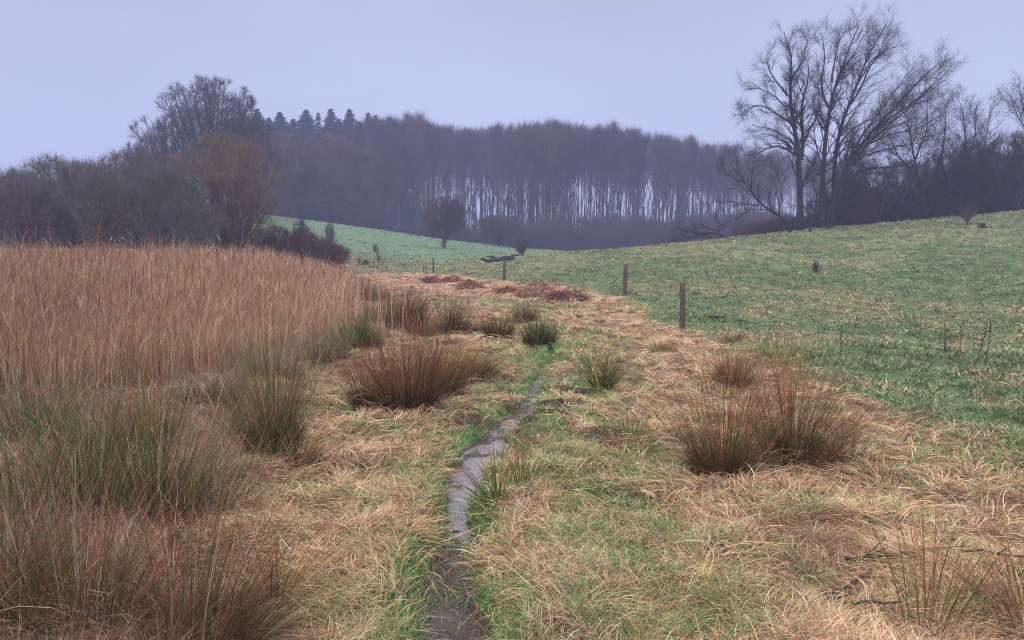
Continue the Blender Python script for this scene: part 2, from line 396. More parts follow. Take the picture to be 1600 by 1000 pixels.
ZW = macro(XX, YY) + lvl * np.clip((r_ - l) / 2 / .12, .3, 1)
us2 = np.abs(UU) < 1.45
keep = us2[:-1, :-1] & us2[1:, 1:] & us2[:-1, 1:]
ow = new_obj('water', mesh_np('water', np.stack([XX, YY, ZW], -1).reshape(-1, 3), Qp.reshape(ni-1, nj-1, 4)[keep], None, True), mat=M_water); ow['kind'] = 'structure'
ow['label'] = 'rain water lying along the muddy trail'
print('ground done', flush=True)

# ------------------------------------------------------------------ scatter helpers
def scatter(n, d0, d1, g, half=50, mixu=.6):
    """points spread so that each patch of the view gets its share: inverse distance and log distance mixed"""
    m = int(n * mixu)
    inv = g.uniform(1 / d1, 1 / d0, m); d = np.concatenate([1 / inv, np.exp(g.uniform(math.log(d0), math.log(d1), n - m))])
    a = np.radians(90 - g.uniform(-half, half, n)); return d * np.cos(a), d * np.sin(a)
g = np.random.default_rng(11)
LODK = .00075

# matted dead grass
def flow(x, y, s=1):
    return (fbm(x, y, .7, 91, 2) * 2.2 + fbm(x, y, 2.5, 92, 2)) * math.tau
bag = Bag()
def straw_layer(n, d0, d1, lr, th0, th1, wbase, seed, jit, per=14):
    g = np.random.default_rng(seed)
    x, y = scatter(n // per, d0, d1, g); m_ = len(x); dl = cdist(x, y)
    laz = flow(x, y) + g.normal(0, jit, m_); lth = g.uniform(0, 1, m_); lcur = g.normal(0, .9, m_); lz = g.uniform(0, .045, m_); ltone = g.normal(1, .16, m_); lk = g.random(m_)
    i = np.repeat(np.arange(m_), per); wl = (.012 + .028 * g.random(m_)) * (1 + dl * .06)
    n = len(i); off = g.normal(0, 1, n) * wl[i]; al = g.normal(0, .05, n) * (1 + dl[i] * .05)
    lk = lk[i]; lth = lth[i]; lcur = lcur[i]; lz = lz[i]; ltone = ltone[i]
    az = laz[i] + g.normal(0, .13, n); x = x[i] - np.sin(laz[i]) * off + np.cos(laz[i]) * al; y = y[i] + np.cos(laz[i]) * off + np.sin(laz[i]) * al
    gr, ip = greenness(x, y); q, w = trail(x, y); rmm = reedmask(x, y)
    p = (1 - .85 * mudspot(x, y)) * (1 - .9 * gr) * (1 - .95 * ip) * np.maximum(sst(.95, 1.35, q + (y > 15)), .07 * (y < 4.8)) * (1 - .6 * rmm)
    k = g.random(n) < p
    x, y, ip, az, lk, lth, lcur, lz, ltone = [v[k] for v in (x, y, ip, az, lk, lth, lcur, lz, ltone)]; n = len(x); d = cdist(x, y)
    ln = g.uniform(*lr, n) * (1 + d * .018); wd = np.maximum(wbase * g.uniform(.6, 1.3, n), d * LODK * g.uniform(.7, 1.3, n))
    c = pick(STRAW, n, g); cd = pick(STRAW_D, n, g); cpale = pick(STRAW_P, n, g)
    zd = fbm(x, y, .9, 95); leftish = sst(-.9, -2.6, x) * (1 - sst(9, 16, y)); mixd = .75 * lk + .25 * g.random(n)
    kd = (mixd < (.16 + .8 * sst(.56, .72, zd) + .5 * leftish))[:, None]
    c = np.where(kd, cd, c)
    zp = fbm(x, y, .6, 96); nearp = np.exp(-((x - .1) / 1.1) ** 2) * (1 - sst(14, 22, y)); kp = ((.7 * (1 - lk) + .3 * g.random(n)) < sst(.50, .68, zp) * .3 + .28 * nearp)[:, None]
    c = np.where(kp & ~kd, cpale, c) * ltone[:, None]
    red = sst(22, 32, y)[:, None]; c = c * (1 - red) + (c * np.array([1.0, .84, .85])) * red
    c = np.clip(c * np.array([1.04, 1.0, .90]), .01, .9)
    P = np.stack([x, y, H(x, y) + lz - .005], -1)
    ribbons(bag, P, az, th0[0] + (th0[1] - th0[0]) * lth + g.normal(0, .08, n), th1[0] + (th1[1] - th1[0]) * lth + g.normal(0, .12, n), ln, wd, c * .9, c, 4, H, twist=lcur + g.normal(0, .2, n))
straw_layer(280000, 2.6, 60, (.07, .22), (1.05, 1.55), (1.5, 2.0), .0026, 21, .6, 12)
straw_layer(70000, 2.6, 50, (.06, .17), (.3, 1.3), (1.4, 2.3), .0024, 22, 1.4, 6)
# small mounds of drooping dead grass
g = np.random.default_rng(31)
mx, my = scatter(2600, 2.8, 45, g, 50, .35)
gr, ip = greenness(mx, my); q, w = trail(mx, my); k = (ip < .3) & (q > 1.5) & (reedmask(mx, my) < .3); mx, my = mx[k], my[k]
MG = []
for x, y in zip(mx, my):
    rr_ = g.uniform(.05, .13) * (1 + .02 * y); nb = int(g.uniform(40, 90))
    MG.append(np.c_[np.full(nb, x) + g.normal(0, rr_ * .45, nb), np.full(nb, y) + g.normal(0, rr_ * .45, nb), np.full(nb, x), np.full(nb, y), np.full(nb, g.random()), np.full(nb, g.uniform(0, math.tau))])
MG = np.concatenate(MG); x, y = MG[:, 0], MG[:, 1]; n = len(x); d = cdist(x, y)
az = np.arctan2(y - MG[:, 3], x - MG[:, 2]) * .6 + MG[:, 5] * .4 + g.normal(0, .5, n)
typ = MG[:, 4:5]
c = np.where(typ < .55, pick(STRAW, n, g), np.where(typ < .8, pick(STRAW_P, n, g), pick(STRAW_D, n, g)))
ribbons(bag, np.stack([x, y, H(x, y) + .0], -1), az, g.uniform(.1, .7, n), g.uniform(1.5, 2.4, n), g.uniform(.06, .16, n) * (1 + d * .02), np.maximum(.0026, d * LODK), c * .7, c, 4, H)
o = new_obj('straw', bag.mesh('straw'), mat=M_straw); o['kind'] = 'stuff'; o['label'] = 'matted dead tan grass lying over the rough strip'; o['category'] = 'dead grass'
print('straw', bag.n, flush=True)

# green grass in the rough strip, verges and pasture
bag = Bag()
def green_layer(n, d0, d1, seed, past):
    g = np.random.default_rng(seed)
    per = 9; x, y = scatter(n // per, d0, d1, g); m_ = len(x); dl = cdist(x, y); tf = g.normal(1, .28, m_); tc = g.normal(1, .24, m_); tk = g.random(m_)
    i = np.repeat(np.arange(m_), per); n = len(i); sg = (.016 + .02 * g.random(m_)) * (1 + dl * .06); x = x[i] + g.normal(0, 1, n) * sg[i]; y = y[i] + g.normal(0, 1, n) * sg[i]; tf = np.clip(tf[i], .4, 2); tc = np.clip(tc[i], .45, 1.7); tk = tk[i]
    gr, ip = greenness(x, y); q, w = trail(x, y); rmm = reedmask(x, y)
    if past: p = ip * (y > 5)
    else: p = (1 - .8 * mudspot(x, y)) * (gr ** 1.1) * (1 - ip) * (sst(.85, 1.2, q + (y > 15)) + (.16 * (y < 4.7) + .6 * (y > 7.3)) * sst(.42, .6, vn(x, y, .22, 24)) + .03) * (1 - rmm)
    k = g.random(n) < p; x, y, gr, tf, tc, tk = x[k], y[k], gr[k], tf[k], tc[k], tk[k]; n = len(x); d = cdist(x, y)
    tall = (.6 + .9 * fbm(x, y, .5, 97)) * tf
    ln = (g.uniform(.035, .09, n) if past else g.uniform(.05, .12, n)) * tall * ((.95 if past else 1.0) + d * .008)
    wd = np.maximum(.0032 * g.uniform(.7, 1.2, n), d * LODK * g.uniform(.8, 1.5, n) * (1.3 if past else 1))
    c = pick(PGREEN if past else GREEN, n, g)
    dry = (.6 * tk + .4 * g.random(n)) < (np.clip(1.2 - gr, .2, .95) if past else .14)
    c = np.where(dry[:, None], pick(PSTRAW if past else STRAW, n, g), c)
    if past:
        v = fbm(x, y, 1.0, 98)[:, None]; c = c * (.5 + 1.0 * v)
    c = np.clip(c * tc[:, None], .01, .9)
    P = np.stack([x, y, H(x, y) - .004], -1)
    az = g.uniform(0, math.tau, n)
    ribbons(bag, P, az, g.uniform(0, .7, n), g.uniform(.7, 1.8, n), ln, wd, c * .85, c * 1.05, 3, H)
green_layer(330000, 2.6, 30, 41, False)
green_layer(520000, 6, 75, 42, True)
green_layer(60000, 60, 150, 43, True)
o = new_obj('grass', bag.mesh('grass'), mat=M_grass); o['kind'] = 'stuff'; o['label'] = 'short green grass of the pasture and the trail verges'; o['category'] = 'grass'
print('grass', bag.n, flush=True)

# broad leaved weeds dotted through the grass
bag = Bag(); g = np.random.default_rng(52)
x, y = scatter(420, 2.8, 14, g); gr, ip = greenness(x, y); q, w = trail(x, y); k = (gr > .25) & (q > 1.2); x, y = x[k], y[k]
xs = np.repeat(x, 9) + g.normal(0, .012, len(x) * 9); ysn = np.repeat(y, 9) + g.normal(0, .012, len(x) * 9); n = len(xs)
ribbons(bag, np.stack([xs, ysn, H(xs, ysn) + .01], -1), g.uniform(0, math.tau, n), g.uniform(.4, 1.0, n), g.uniform(1.1, 1.9, n), g.uniform(.03, .06, n), g.uniform(.010, .02, n), pick([(.05,.14,.05),(.06,.17,.06)], n, g), pick([(.07,.19,.07)], n, g), 3, H, tipw=.6)
o = new_obj('weeds', bag.mesh('weeds'), mat=M_grass); o['kind'] = 'stuff'; o['label'] = 'small dark green leafy weeds scattered low in the grass'; o['category'] = 'weeds'

# ------------------------------------------------------------------ reed bed
bag = Bag(); g = np.random.default_rng(61)
RE = [(.26,.14,.08),(.30,.18,.12),(.66,.45,.29),(.56,.34,.19),(.72,.53,.35),(.40,.24,.15),(.66,.49,.34),(.78,.62,.45),(.52,.34,.23)]
def reeds_layer(n, d0, d1, u):
    x, y = scatter(n, d0, d1, g, 52, u); x = np.where(x > 0, -x, x)
    k = (g.random(n) < reedmask(x, y)); x, y = x[k], y[k]; n = len(x); d = cdist(x, y)
    hm = np.interp(reedmask(x, y), [0, 1], [.7, 1.0])
    front = sst(-.5, 4.0, y - np.interp(x, [-14, -8, -6, -4, -3], [5.2, 6.6, 7.6, 9.0, 11.5]))
    right = sst(0, 3, np.interp(y, [5, 7, 9, 12, 14, 18, 24, 32, 40, 48], [-4.2, -3.9, -3.6, -3.3, -3.1, -4.0, -5.4, -7.6, -10, -14]) - x)
    hgt = (1.52 - macro(x, y) * .75) * (.50 + .50 * front ** .7) * (.74 + .26 * right) * (.9 + .2 * fbm(x, y, 2.2, 64)) * (.92 + .16 * vn(x, y, .55, 69)) * g.normal(.95, .085, n) * np.where(g.random(n) < .06, g.uniform(1.04, 1.2, n), 1)
    hgt = np.clip(hgt, .45, 1.9)
    c = pick(RE, n, g, .22); tint = fbm(x, y, 3, 65)[:, None]; c = c * (.75 + .5 * tint) * np.array([1.02, .99, .93])
    az = g.normal(-.3, 1.3, n); lean = np.abs(g.normal(.05, .07, n))
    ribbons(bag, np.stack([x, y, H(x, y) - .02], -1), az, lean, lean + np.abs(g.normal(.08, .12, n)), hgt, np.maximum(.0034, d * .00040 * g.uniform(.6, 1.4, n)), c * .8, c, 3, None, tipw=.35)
    # leaves
    m = int(n * .3); i = g.integers(0, n, m); hh = g.uniform(.25, .9, m) * hgt[i]
    ribbons(bag, np.stack([x[i] + np.cos(az[i]) * lean[i] * hh, y[i] + np.sin(az[i]) * lean[i] * hh, H(x[i], y[i]) + hh], -1), g.uniform(0, math.tau, m), g.uniform(.2, .6, m), g.uniform(.5, 1.6, m), g.uniform(.12, .30, m), np.maximum(.004, d[i] * .0005), c[i], c[i] * 1.1, 2, None)
    # feathery heads
    hd = g.random(n) < .22; i = np.nonzero(hd)[0]; m = len(i)
    for _ in range(2):
        ribbons(bag, np.stack([x[i] + np.cos(az[i]) * lean[i] * 1.1 * hgt[i] , y[i] + np.sin(az[i]) * lean[i] * 1.1 * hgt[i], H(x[i], y[i]) + hgt[i] * .93], -1), az[i] + g.normal(0, .4, m), g.uniform(0, .25, m), g.uniform(.2, .9, m), g.uniform(.10, .22, m), np.maximum(.006, d[i] * .0006), pick([(.30,.17,.13),(.24,.13,.10),(.40,.27,.20)], m, g), pick([(.34,.20,.16)], m, g), 2, None)
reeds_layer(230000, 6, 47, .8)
n = 2200; x, y = scatter(n, 5.5, 16, g, 52, .7); x = -np.abs(x); k = reedmask(x, y) > .05; x, y = x[k], y[k]; n = len(x); d = cdist(x, y); c = pick([(.70,.54,.36),(.44,.24,.14),(.30,.15,.09)], n, g)
ribbons(bag, np.stack([x, y, H(x, y) + g.uniform(.2, .8, n)], -1), g.uniform(0, math.tau, n), g.uniform(.2, .9, n), g.uniform(.3, 1.3, n), g.uniform(.4, .9, n), np.maximum(.004, d * .0006), c * .8, c, 3)
o = new_obj('reeds', bag.mesh('reeds'), mat=M_reed); o['kind'] = 'stuff'; o['label'] = 'dense bed of dry tan reeds about chest high'; o['category'] = 'reeds'
print('reeds', bag.n, flush=True)

# dead sedge litter between the tussocks at the front of the reed bed
bag = Bag(); g = np.random.default_rng(66)
n = 90000; x, y = scatter(n, 2.6, 15, g); x = -np.abs(x)
xr = np.interp(y, [2.5, 4, 5.5, 7, 9, 12, 15], [-.9, -1.35, -1.75, -2.1, -2.2, -2.2, -1.8]) + (fbm(x, y, .6, 67) - .5) * .9
k = (g.random(n) < sst(-.1, .5, xr - x)); x, y = x[k], y[k]; n = len(x); d = cdist(x, y)
SED = [(.24,.11,.08),(.32,.17,.11),(.13,.065,.055),(.44,.28,.19),(.22,.11,.10),(.24,.20,.16),(.12,.14,.06),(.52,.38,.27)]
c = pick(SED, n, g); hz = fbm(x, y, .8, 68)
ribbons(bag, np.stack([x, y, H(x, y) + .0], -1), flow(x, y) + g.normal(0, 1.2, n), g.uniform(.05, 1.1, n), g.uniform(.5, 2.2, n), g.uniform(.10, .42, n) * (.4 + 1.1 * hz), np.maximum(.0024, d * .0006), c * .85, c, 4, H)
n = 1300; x, y = scatter(n, 3.2, 11, g); x = -np.abs(x); xr = np.interp(y, [2.5, 4, 5.5, 7, 9, 12], [-.9, -1.35, -1.75, -2.1, -2.2, -2.2]) + (fbm(x, y, .6, 67) - .5) * .6
k = x < xr; x, y = x[k], y[k]; n = len(x); d = cdist(x, y); c = pick([(.62,.48,.32),(.55,.38,.24),(.46,.26,.16),(.70,.58,.42)], n, g)
ribbons(bag, np.stack([x, y, H(x, y)], -1), g.uniform(0, math.tau, n), g.uniform(.1, .7, n), g.uniform(.5, 1.7, n), g.uniform(.25, .6, n), np.maximum(.0028, d * .0006), c * .8, c, 4, H)
o = new_obj('undergrowth', bag.mesh('undergrowth'), mat=M_straw); o['kind'] = 'stuff'; o['label'] = 'tangled grey brown sedge litter at the foot of the reeds'; o['category'] = 'undergrowth'

# ------------------------------------------------------------------ things
def root(name, loc, label, cat, group=None):
    o = bpy.data.objects.new(name, None); COL.objects.link(o); o.location = loc; o.empty_display_size = .2
    o['label'] = label; o['category'] = cat
    if group: o['group'] = group
    return o
def tag(o, label, cat, group=None):
    o['label'] = label; o['category'] = cat
    if group: o['group'] = group
    return o
def ground(x, y, sink=0): return (float(x), float(y), float(H(np.array([x]), np.array([y]))[0]) - sink)

# --- rush tussocks
RG = [(.032,.09,.013),(.055,.125,.018),(.025,.06,.017),(.09,.15,.028)]
RB = [(.34,.105,.05),(.23,.065,.036),(.40,.18,.09),(.10,.045,.03),(.25,.11,.07)]
RT = [(.55,.40,.25),(.44,.28,.18),(.34,.19,.14),(.62,.48,.32)]
def tussock(px, py, rad, hgt, n, brown, spread, label, dead=.5, lean=(0, 0), seed=0, grey=0, group=None):
    g = np.random.default_rng(500 + seed); x0, y0 = G(px, py); d = math.hypot(x0, y0)
    t = root('rush_tussock', ground(x0, y0), label, 'rush tussock', group)
    z0 = t.location.z
    def loc(x, y): return H(x + x0, y + y0) - z0
    n = int(n * 1.25)
    a = g.uniform(0, math.tau, n); r = rad * .72 * g.random(n) ** .6; x, y = r * np.cos(a), r * np.sin(a) * .8
    rel = r / (rad * .72)
    az = np.arctan2(y, x) + g.normal(0, .4, n)
    th1 = (.06 + spread * (.15 + .85 * rel) * g.uniform(.35, 1.35, n)) * np.where(g.random(n) < .07, 1.5, 1)
    vx = np.sin(th1) * np.cos(az) + lean[0]; vy = np.sin(th1) * np.sin(az) + lean[1]
    az = np.arctan2(vy, vx); th1 = np.arcsin(np.clip(np.hypot(vx, vy), 0, .98))
    ln = hgt * (1.18 - .62 * g.random(n) ** 1.4) * (1.05 - .15 * rel) * (.72 + .56 * vn(x / rad * 1.6 + seed * 7, y / rad * 1.6, 1, 7))
    gr = pick(RG, n, g); br = pick(RB, n, g); gy = pick([(.20,.19,.14),(.14,.16,.10),(.26,.21,.17)], n, g)
    tipc = np.where(g.random((n, 1)) < brown, br, gr * 1.2); basec = np.where(g.random((n, 1)) < brown * .45, br * .8, gr)
    if grey: m = g.random((n, 1)) < grey; tipc = np.where(m, gy, tipc); basec = np.where(m, gy * .8, basec)
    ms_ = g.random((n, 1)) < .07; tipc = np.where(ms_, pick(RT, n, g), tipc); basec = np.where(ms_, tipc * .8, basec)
    bag = Bag()
    ribbons(bag, np.stack([x, y, loc(x, y) - .01], -1), az, th1 * .75, th1 * 1.1 + np.where(g.random(n) < .12, g.uniform(.3, 1.2, n), np.abs(g.normal(0, .07, n))), ln, np.maximum((.0027 if n > 240 else (.0033 if py > 950 else .0044)) * g.uniform(.7, 1.3, n), d * (.0005 if n > 240 else (.0005 if py > 950 else .0008))), basec, tipc, 4, None, tipw=.3)
    new_obj('stems', bag.mesh('rush_stems', False), t, M_rush)
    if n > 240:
        nc = int(n * .8); a = g.uniform(0, math.tau, nc); r = rad * .8 * np.sqrt(g.random(nc)); bx, by = r * np.cos(a), r * np.sin(a) * .8; bag = Bag(); dk = pick([(.055,.032,.022),(.035,.04,.015),(.08,.045,.03)], nc, g)  # dark basal sheaths, packed in and coloured to imitate shade in the core
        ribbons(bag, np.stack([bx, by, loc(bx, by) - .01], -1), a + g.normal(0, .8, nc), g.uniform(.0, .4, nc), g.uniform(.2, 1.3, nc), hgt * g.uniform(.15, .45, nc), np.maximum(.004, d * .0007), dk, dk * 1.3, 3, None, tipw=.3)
        new_obj('shade_sheaths', bag.mesh('rush_shade_sheaths', False), t, M_rush)
    m = int(n * dead * .45)
    if m:
        bag = Bag(); a = g.uniform(0, math.tau, m); r = rad * g.uniform(.2, 1.1, m); x, y = r * np.cos(a), r * np.sin(a) * .8
        ribbons(bag, np.stack([x, y, loc(x, y)], -1), a + g.normal(0, .6, m), g.uniform(.2, 1.2, m), g.uniform(1.5, 2.2, m), hgt * g.uniform(.25, .7, m), np.maximum(.003, d * .00065), pick(RB, m, g) * .8, pick(RT, m, g), 4, loc, tipw=.3)
        new_obj('dead_leaves', bag.mesh('rush_thatch', False), t, M_straw)
    return t
TS = [ # px, py, radius, height, n, brown, spread, dead, lean, grey, label
 (40,880,.28,.72,420,.3,.55,.4,(-.05,0),.1,'green rush tussock at the left edge of the picture below the reeds'),
 (140,850,.26,.78,520,.2,.5,.4,(0,0),.05,'biggest dark green rush tussock low in front of the reeds'),
 (245,860,.24,.74,480,.28,.55,.4,(.08,0),.05,'green rush tussock with straw tips right of the biggest green one'),
 (330,840,.14,.42,150,.35,.8,.6,(.1,0),0,'short bright green rush clump with flopping red stems'),
 (60,700,.35,.62,420,.65,.5,.6,(0,0),.45,'grey and brown rush tussock at the foot of the reeds, left edge'),
 (230,715,.32,.62,420,.85,.45,.6,(0,0),.1,'reddish rush tussock standing behind the big green ones'),
 (130,1010,.3,.62,330,.85,.6,.7,(.05,0),.05,'brown rush tussock cut by the bottom edge of the picture'),
 (320,1030,.26,.72,360,.9,.5,.7,(.35,0),.05,'rusty rush tussock leaning right at the bottom left'),
 (10,990,.3,.6,300,.7,.6,.8,(0,0),.3,'grey brown rush tussock in the bottom left corner'),
 (425,728,.24,.86,620,.55,.55,.45,(-.05,0),.12,'tall rush tussock with golden brown tips beside bare straw, left of the trail'),
 (470,742,.10,.38,90,.6,.9,.9,(.15,0),0,'low brown fringe tussock at the right foot of the golden one'),
 (330,640,.4,.46,420,.3,.7,.6,(0,0),.75,'grey green drooping sedge clump in front of the reeds'),
 (420,600,.45,.5,420,.3,.7,.6,(0,0),.75,'grey green sedge clump behind the golden tussock'),
 (500,575,.5,.48,420,.35,.7,.7,(0,0),.8,'grey matted sedge clump at the right end of the reeds'),
 (580,640,.22,.70,360,.85,.55,.3,(-.12,0),0,'left tussock of the large reddish trio beside the trail'),
 (640,648,.34,.80,900,.9,.50,.4,(0,0),0,'middle and largest tussock of the reddish trio beside the trail'),
 (690,630,.28,.72,500,.8,.5,.4,(.12,0),0,'right tussock of the reddish trio, nearest the trail'),
 (735,600,.30,.50,420,.95,.5,.5,(.55,0),0,'dark red brown rush tussock bent over to the right'),
 (560,553,.5,.52,520,.2,.6,.3,(-.1,0),.1,'dark green rush tussock against the right edge of the reeds'),
 (635,520,.5,.98,650,.75,.40,.3,(0,0),.05,'tallest far rush tussock with red brown tips beyond the trio'),
 (600,505,.8,.7,500,.6,.6,.6,(0,0),.7,'grey brown rush mass left of the tallest far tussock'),
 (575,470,.9,.8,420,.8,.5,.5,(0,0),.5,'grey brown rush clump at the far right corner of the reeds'),
 (705,522,.42,.62,420,.7,.6,.5,(0,0),.1,'far rush tussock in the middle, half red half green'),
 (745,520,.30,.30,260,.95,.8,.9,(.2,0),.3,'low purple brown rush heap between two far tussocks'),
 (660,530,.35,.45,300,.85,.6,.6,(0,0),.2,'dull red low tussock before the tallest far one'),
 (778,528,.34,.60,420,.55,.65,.4,(0,0),0,'spiky dark rush tussock with orange tips, second from the right of the far row'),
 (842,541,.34,.50,420,.15,.6,.2,(0,0),.05,'dark green rush tussock at the right end of the far row'),
 (822,500,.40,.44,260,.3,.6,.3,(0,0),.2,'small green rush tuft just behind the right end tussock'),
 (942,617,.16,.50,170,.3,.85,.2,(0,0),0,'sharp green rush tussock alone right of the trail'),
 (978,708,.20,.36,110,.35,.9,.1,(0,0),.1,'thin sparse green rush tuft right of the trail'),
 (1128,758,.25,.84,560,.82,.55,.5,(-.05,0),0,'left tussock of the big pair on the right, tall with brown tips'),
 (1245,740,.32,.74,620,.85,.75,.6,(.18,0),0,'right tussock of the big pair, splayed widely to the right'),
 (1330,735,.16,.40,120,.8,1.0,2.0,(.4,0),.1,'flattened brown stems at the right foot of the big pair'),
 (1145,608,.26,.36,330,.95,.75,.5,(0,0),.1,'low red brown grass tussock behind the big pair'),
 (775,803,.07,.42,75,.15,1.0,.1,(-.25,0),0,'spiky green rush tuft leaning over the puddle'),
 (815,783,.05,.40,55,.25,.5,.1,(.1,0),0,'slim upright green rush tuft right of the leaning one'),
 (1450,1010,.13,.66,75,.6,.75,.1,(.1,0),0,'sparse tall green stems at the bottom right'),
 (1600,1020,.18,.5,120,.85,.9,.6,(-.2,0),0,'reddish stems in the bottom right corner'),
 (430,960,.10,.36,80,.8,.9,1.0,(.1,0),.1,'small brown rush tuft low beside the bottom left tussocks'),
]
for i, (px, py, rad, h, n, br, spd, dead, lean, gy, lab) in enumerate(TS):
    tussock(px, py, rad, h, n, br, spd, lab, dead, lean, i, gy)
print('tussocks', flush=True)

# --- small meadow tufts, yellowish
for i, (px, py, lab) in enumerate([(1205,565,'yellow green grass tuft at the pasture edge'), (1235,580,'second yellow green tuft behind the red brown tussock'), (1145,540,'brown grass tuft right of the near fence post'), (1030,555,'dull green tuft in the dead grass'), (1150,975,'bright green grass tuft low on the right of the picture')]):
    x0, y0 = G(px, py); g = np.random.default_rng(900 + i); t = Bag(); n = 160; a = g.uniform(0, math.tau, n); r = .12 * np.sqrt(g.random(n)) * (1 + y0 * .03)
    loc = ground(x0, y0); pal = STRAW_D if i == 2 else [(.30,.30,.10),(.22,.27,.08),(.36,.30,.14)]
    ribbons(t, np.stack([r * np.cos(a), r * np.sin(a), H(r * np.cos(a) + x0, r * np.sin(a) + y0) - loc[2]], -1), a, g.uniform(0, .5, n), g.uniform(.6, 1.6, n), g.uniform(.10, .24, n), max(.004, y0 * .0007), pick(pal, n, g) * .8, pick(pal, n, g), 3)
    o = new_obj('grass_tuft', t.mesh('grass_tuft'), None, M_grass); o.location = loc; tag(o, lab, 'grass tuft')

# ------------------------------------------------------------------ lumpy solids, posts, sticks
def limb(pts, k=None):
    pts = np.array(pts, float)
    if k is None: return pts
    s = np.r_[0, np.cumsum(np.linalg.norm(np.diff(pts, axis=0), axis=1))]; u = np.linspace(0, s[-1], k)
    q = np.stack([np.interp(u, s, pts[:, j]) for j in range(3)], -1)
    for _ in range(2): q[1:-1] = (q[:-2] + 2 * q[1:-1] + q[2:]) / 4
    return q
def tube_mesh(name, lines, sides=7, colr=(.2, .15, .12), smooth=True, cap=True):
    b = Bag()
    for pts, r0, r1 in lines:
        P = np.array(pts, float)[None]; k = P.shape[1]; Rr = np.linspace(r0, r1, k)[None]
        if cap:
            P = np.concatenate([P[:, :1], P, P[:, -1:]], 1); Rr = np.concatenate([[[1e-4]], Rr, [[1e-4]]], 1)
            P[:, 0] += (P[:, 1] - P[:, 2]) * 1e-3; P[:, -1] += (P[:, -2] - P[:, -3]) * 1e-3
        tubes(b, P, Rr, colr, sides)
    return b.mesh(name, smooth)
def post(px, pytop, pybase, rpx, label, ins, tilt=(0, 0), colr=(.115, .085, .072)):
    x0, y0 = G(px, pybase); hgt = (pybase - pytop) / F * y0; r = max(rpx / F * y0 / 2, .03); g = np.random.default_rng(int(px))
    t = root('fence_post', ground(x0, y0), label, 'fence post')
    b = Bag(); k = 9; s = 10; zz = np.linspace(-.15, hgt, k); a = np.arange(s) * math.tau / s
    rr2 = r * (1 + g.normal(0, .05, (k, s))) * (1 + .09 * np.sin(a * 3 + 1))[None]
    rr2 = np.vstack([rr2, rr2[-1:] * .93, rr2[-1:] * .02]); zz = np.r_[zz, hgt + .004, hgt + .01 ]
    V = np.stack([rr2 * np.cos(a) + tilt[0] * zz[:, None], rr2 * np.sin(a) + tilt[1] * zz[:, None], np.repeat(zz[:, None], s, 1) + (g.normal(0, .006, s))[None] * (zz[:, None] > hgt - .01)], -1).reshape(-1, 3)
    i = np.arange((k + 2) * s).reshape(k + 2, s); j = np.roll(i, -1, 1)
    b.add(V, np.stack([i[:-1], j[:-1], j[1:], i[1:]], -1).reshape(-1, 4), np.array(colr) * (1 + g.normal(0, .18, (len(V), 1))))
    new_obj('pole', b.mesh('post_pole'), t, M_wood)
    for f in ins:     # black screw-in ring insulators
        z = hgt * f; x1 = r + tilt[0] * z
        ring = [(x1 + .05 + .018 * math.cos(q), 0, z + .018 * math.sin(q)) for q in np.linspace(math.pi, math.pi * 3, 11)]
        new_obj('insulator', tube_mesh('insulator', [([(x1 - .015, 0, z), (x1 + .012, 0, z), (x1 + .03, 0, z)], .010, .007), (ring, .006, .006)], 6, (.02, .02, .022)), t, M_plain)
    return t, x0, y0, hgt, r
pA = post(1066, 438, 519, 8.6, 'nearest weathered wooden fence post with two black insulators', (.87, .50), (-.012, 0))
pB = post(976, 408, 456, 6.5, 'second weathered fence post, without insulators, further up the field edge', (), (.02, 0))
pC = post(788, 406, 438, 4.0, 'thin dark fence post below the fallen log', (.85, .5), (0, 0), (.10, .085, .075))
pD = post(677, 403, 427, 2.6, 'farthest and smallest fence post on the green slope', (.75, .45), (0, 0), (.09, .08, .075))
# wire from the near post away to the right, sagging, and on to the others
def top(p, f): return np.array([p[1] + p[4] + .05, p[2], p[0].location.z + p[3] * f])
wires = []
E2 = np.array(at(1640, 552, 10.2))
for f, e in ((.50, E2),):
    a = top(pA, f); s = np.linspace(0, 1, 24)[:, None]; wires.append((a * (1 - s) + e * s - np.array([0, 0, .10]) * (s * (1 - s) * 4), .0022, .0022))
for p, q_ in ((pA, pB), (pB, pC), (pC, pD)):
    a = top(p, .5); e = top(q_, .5); s = np.linspace(0, 1, 20)[:, None]; wires.append((a * (1 - s) + e * s - np.array([0, 0, .08]) * (s * (1 - s) * 4), .0022, .0022))
o = new_obj('fence_wire', tube_mesh('fence_wire', wires, 4, (.45, .45, .48)), None, M_plain); tag(o, 'thin pale fence wire strung between the wooden posts', 'wire')

def sticks(name, pix, r, label, colr=(.06, .045, .04), lift=.06):
    P = []
    for px, py in pix:
        x, y = G(px, py); P.append(ground(x, y, -lift))
    c = np.array(P[0]); q = limb(np.array(P) - c, 14); g = np.random.default_rng(int(pix[0][0])); q[:, 2] += g.normal(0, .004, len(q)); q[:, 1] += g.normal(0, .006, len(q))
    side = []
    for _ in range(2):
        i = g.integers(4, 11); d = (q[i+1] - q[i]); d = d / np.linalg.norm(d) + np.array([g.normal(0, .4), g.normal(0, .6), .35]); side.append(([q[i], q[i] + d * .05, q[i] + d * .11], r * .45, r * .2))
    o = new_obj('fallen_branch', tube_mesh('fallen_branch', [(q, r, r * .45)] + side, 6, colr), None, M_wood); o.location = c; tag(o, label, 'fallen branch')
sticks(name='s', pix=[(1318,908), (1350,909), (1382,911)], r=.011, label='short thick stick lying level in the straw, bottom right')
sticks(name='s', pix=[(1300,948), (1330,938), (1362,926)], r=.012, label='short bent stick sloping up to the right in the straw')
sticks(name='s', pix=[(1228,968), (1290,970), (1350,975), (1405,984)], r=.010, label='long thin twig lying nearest the bottom right edge')
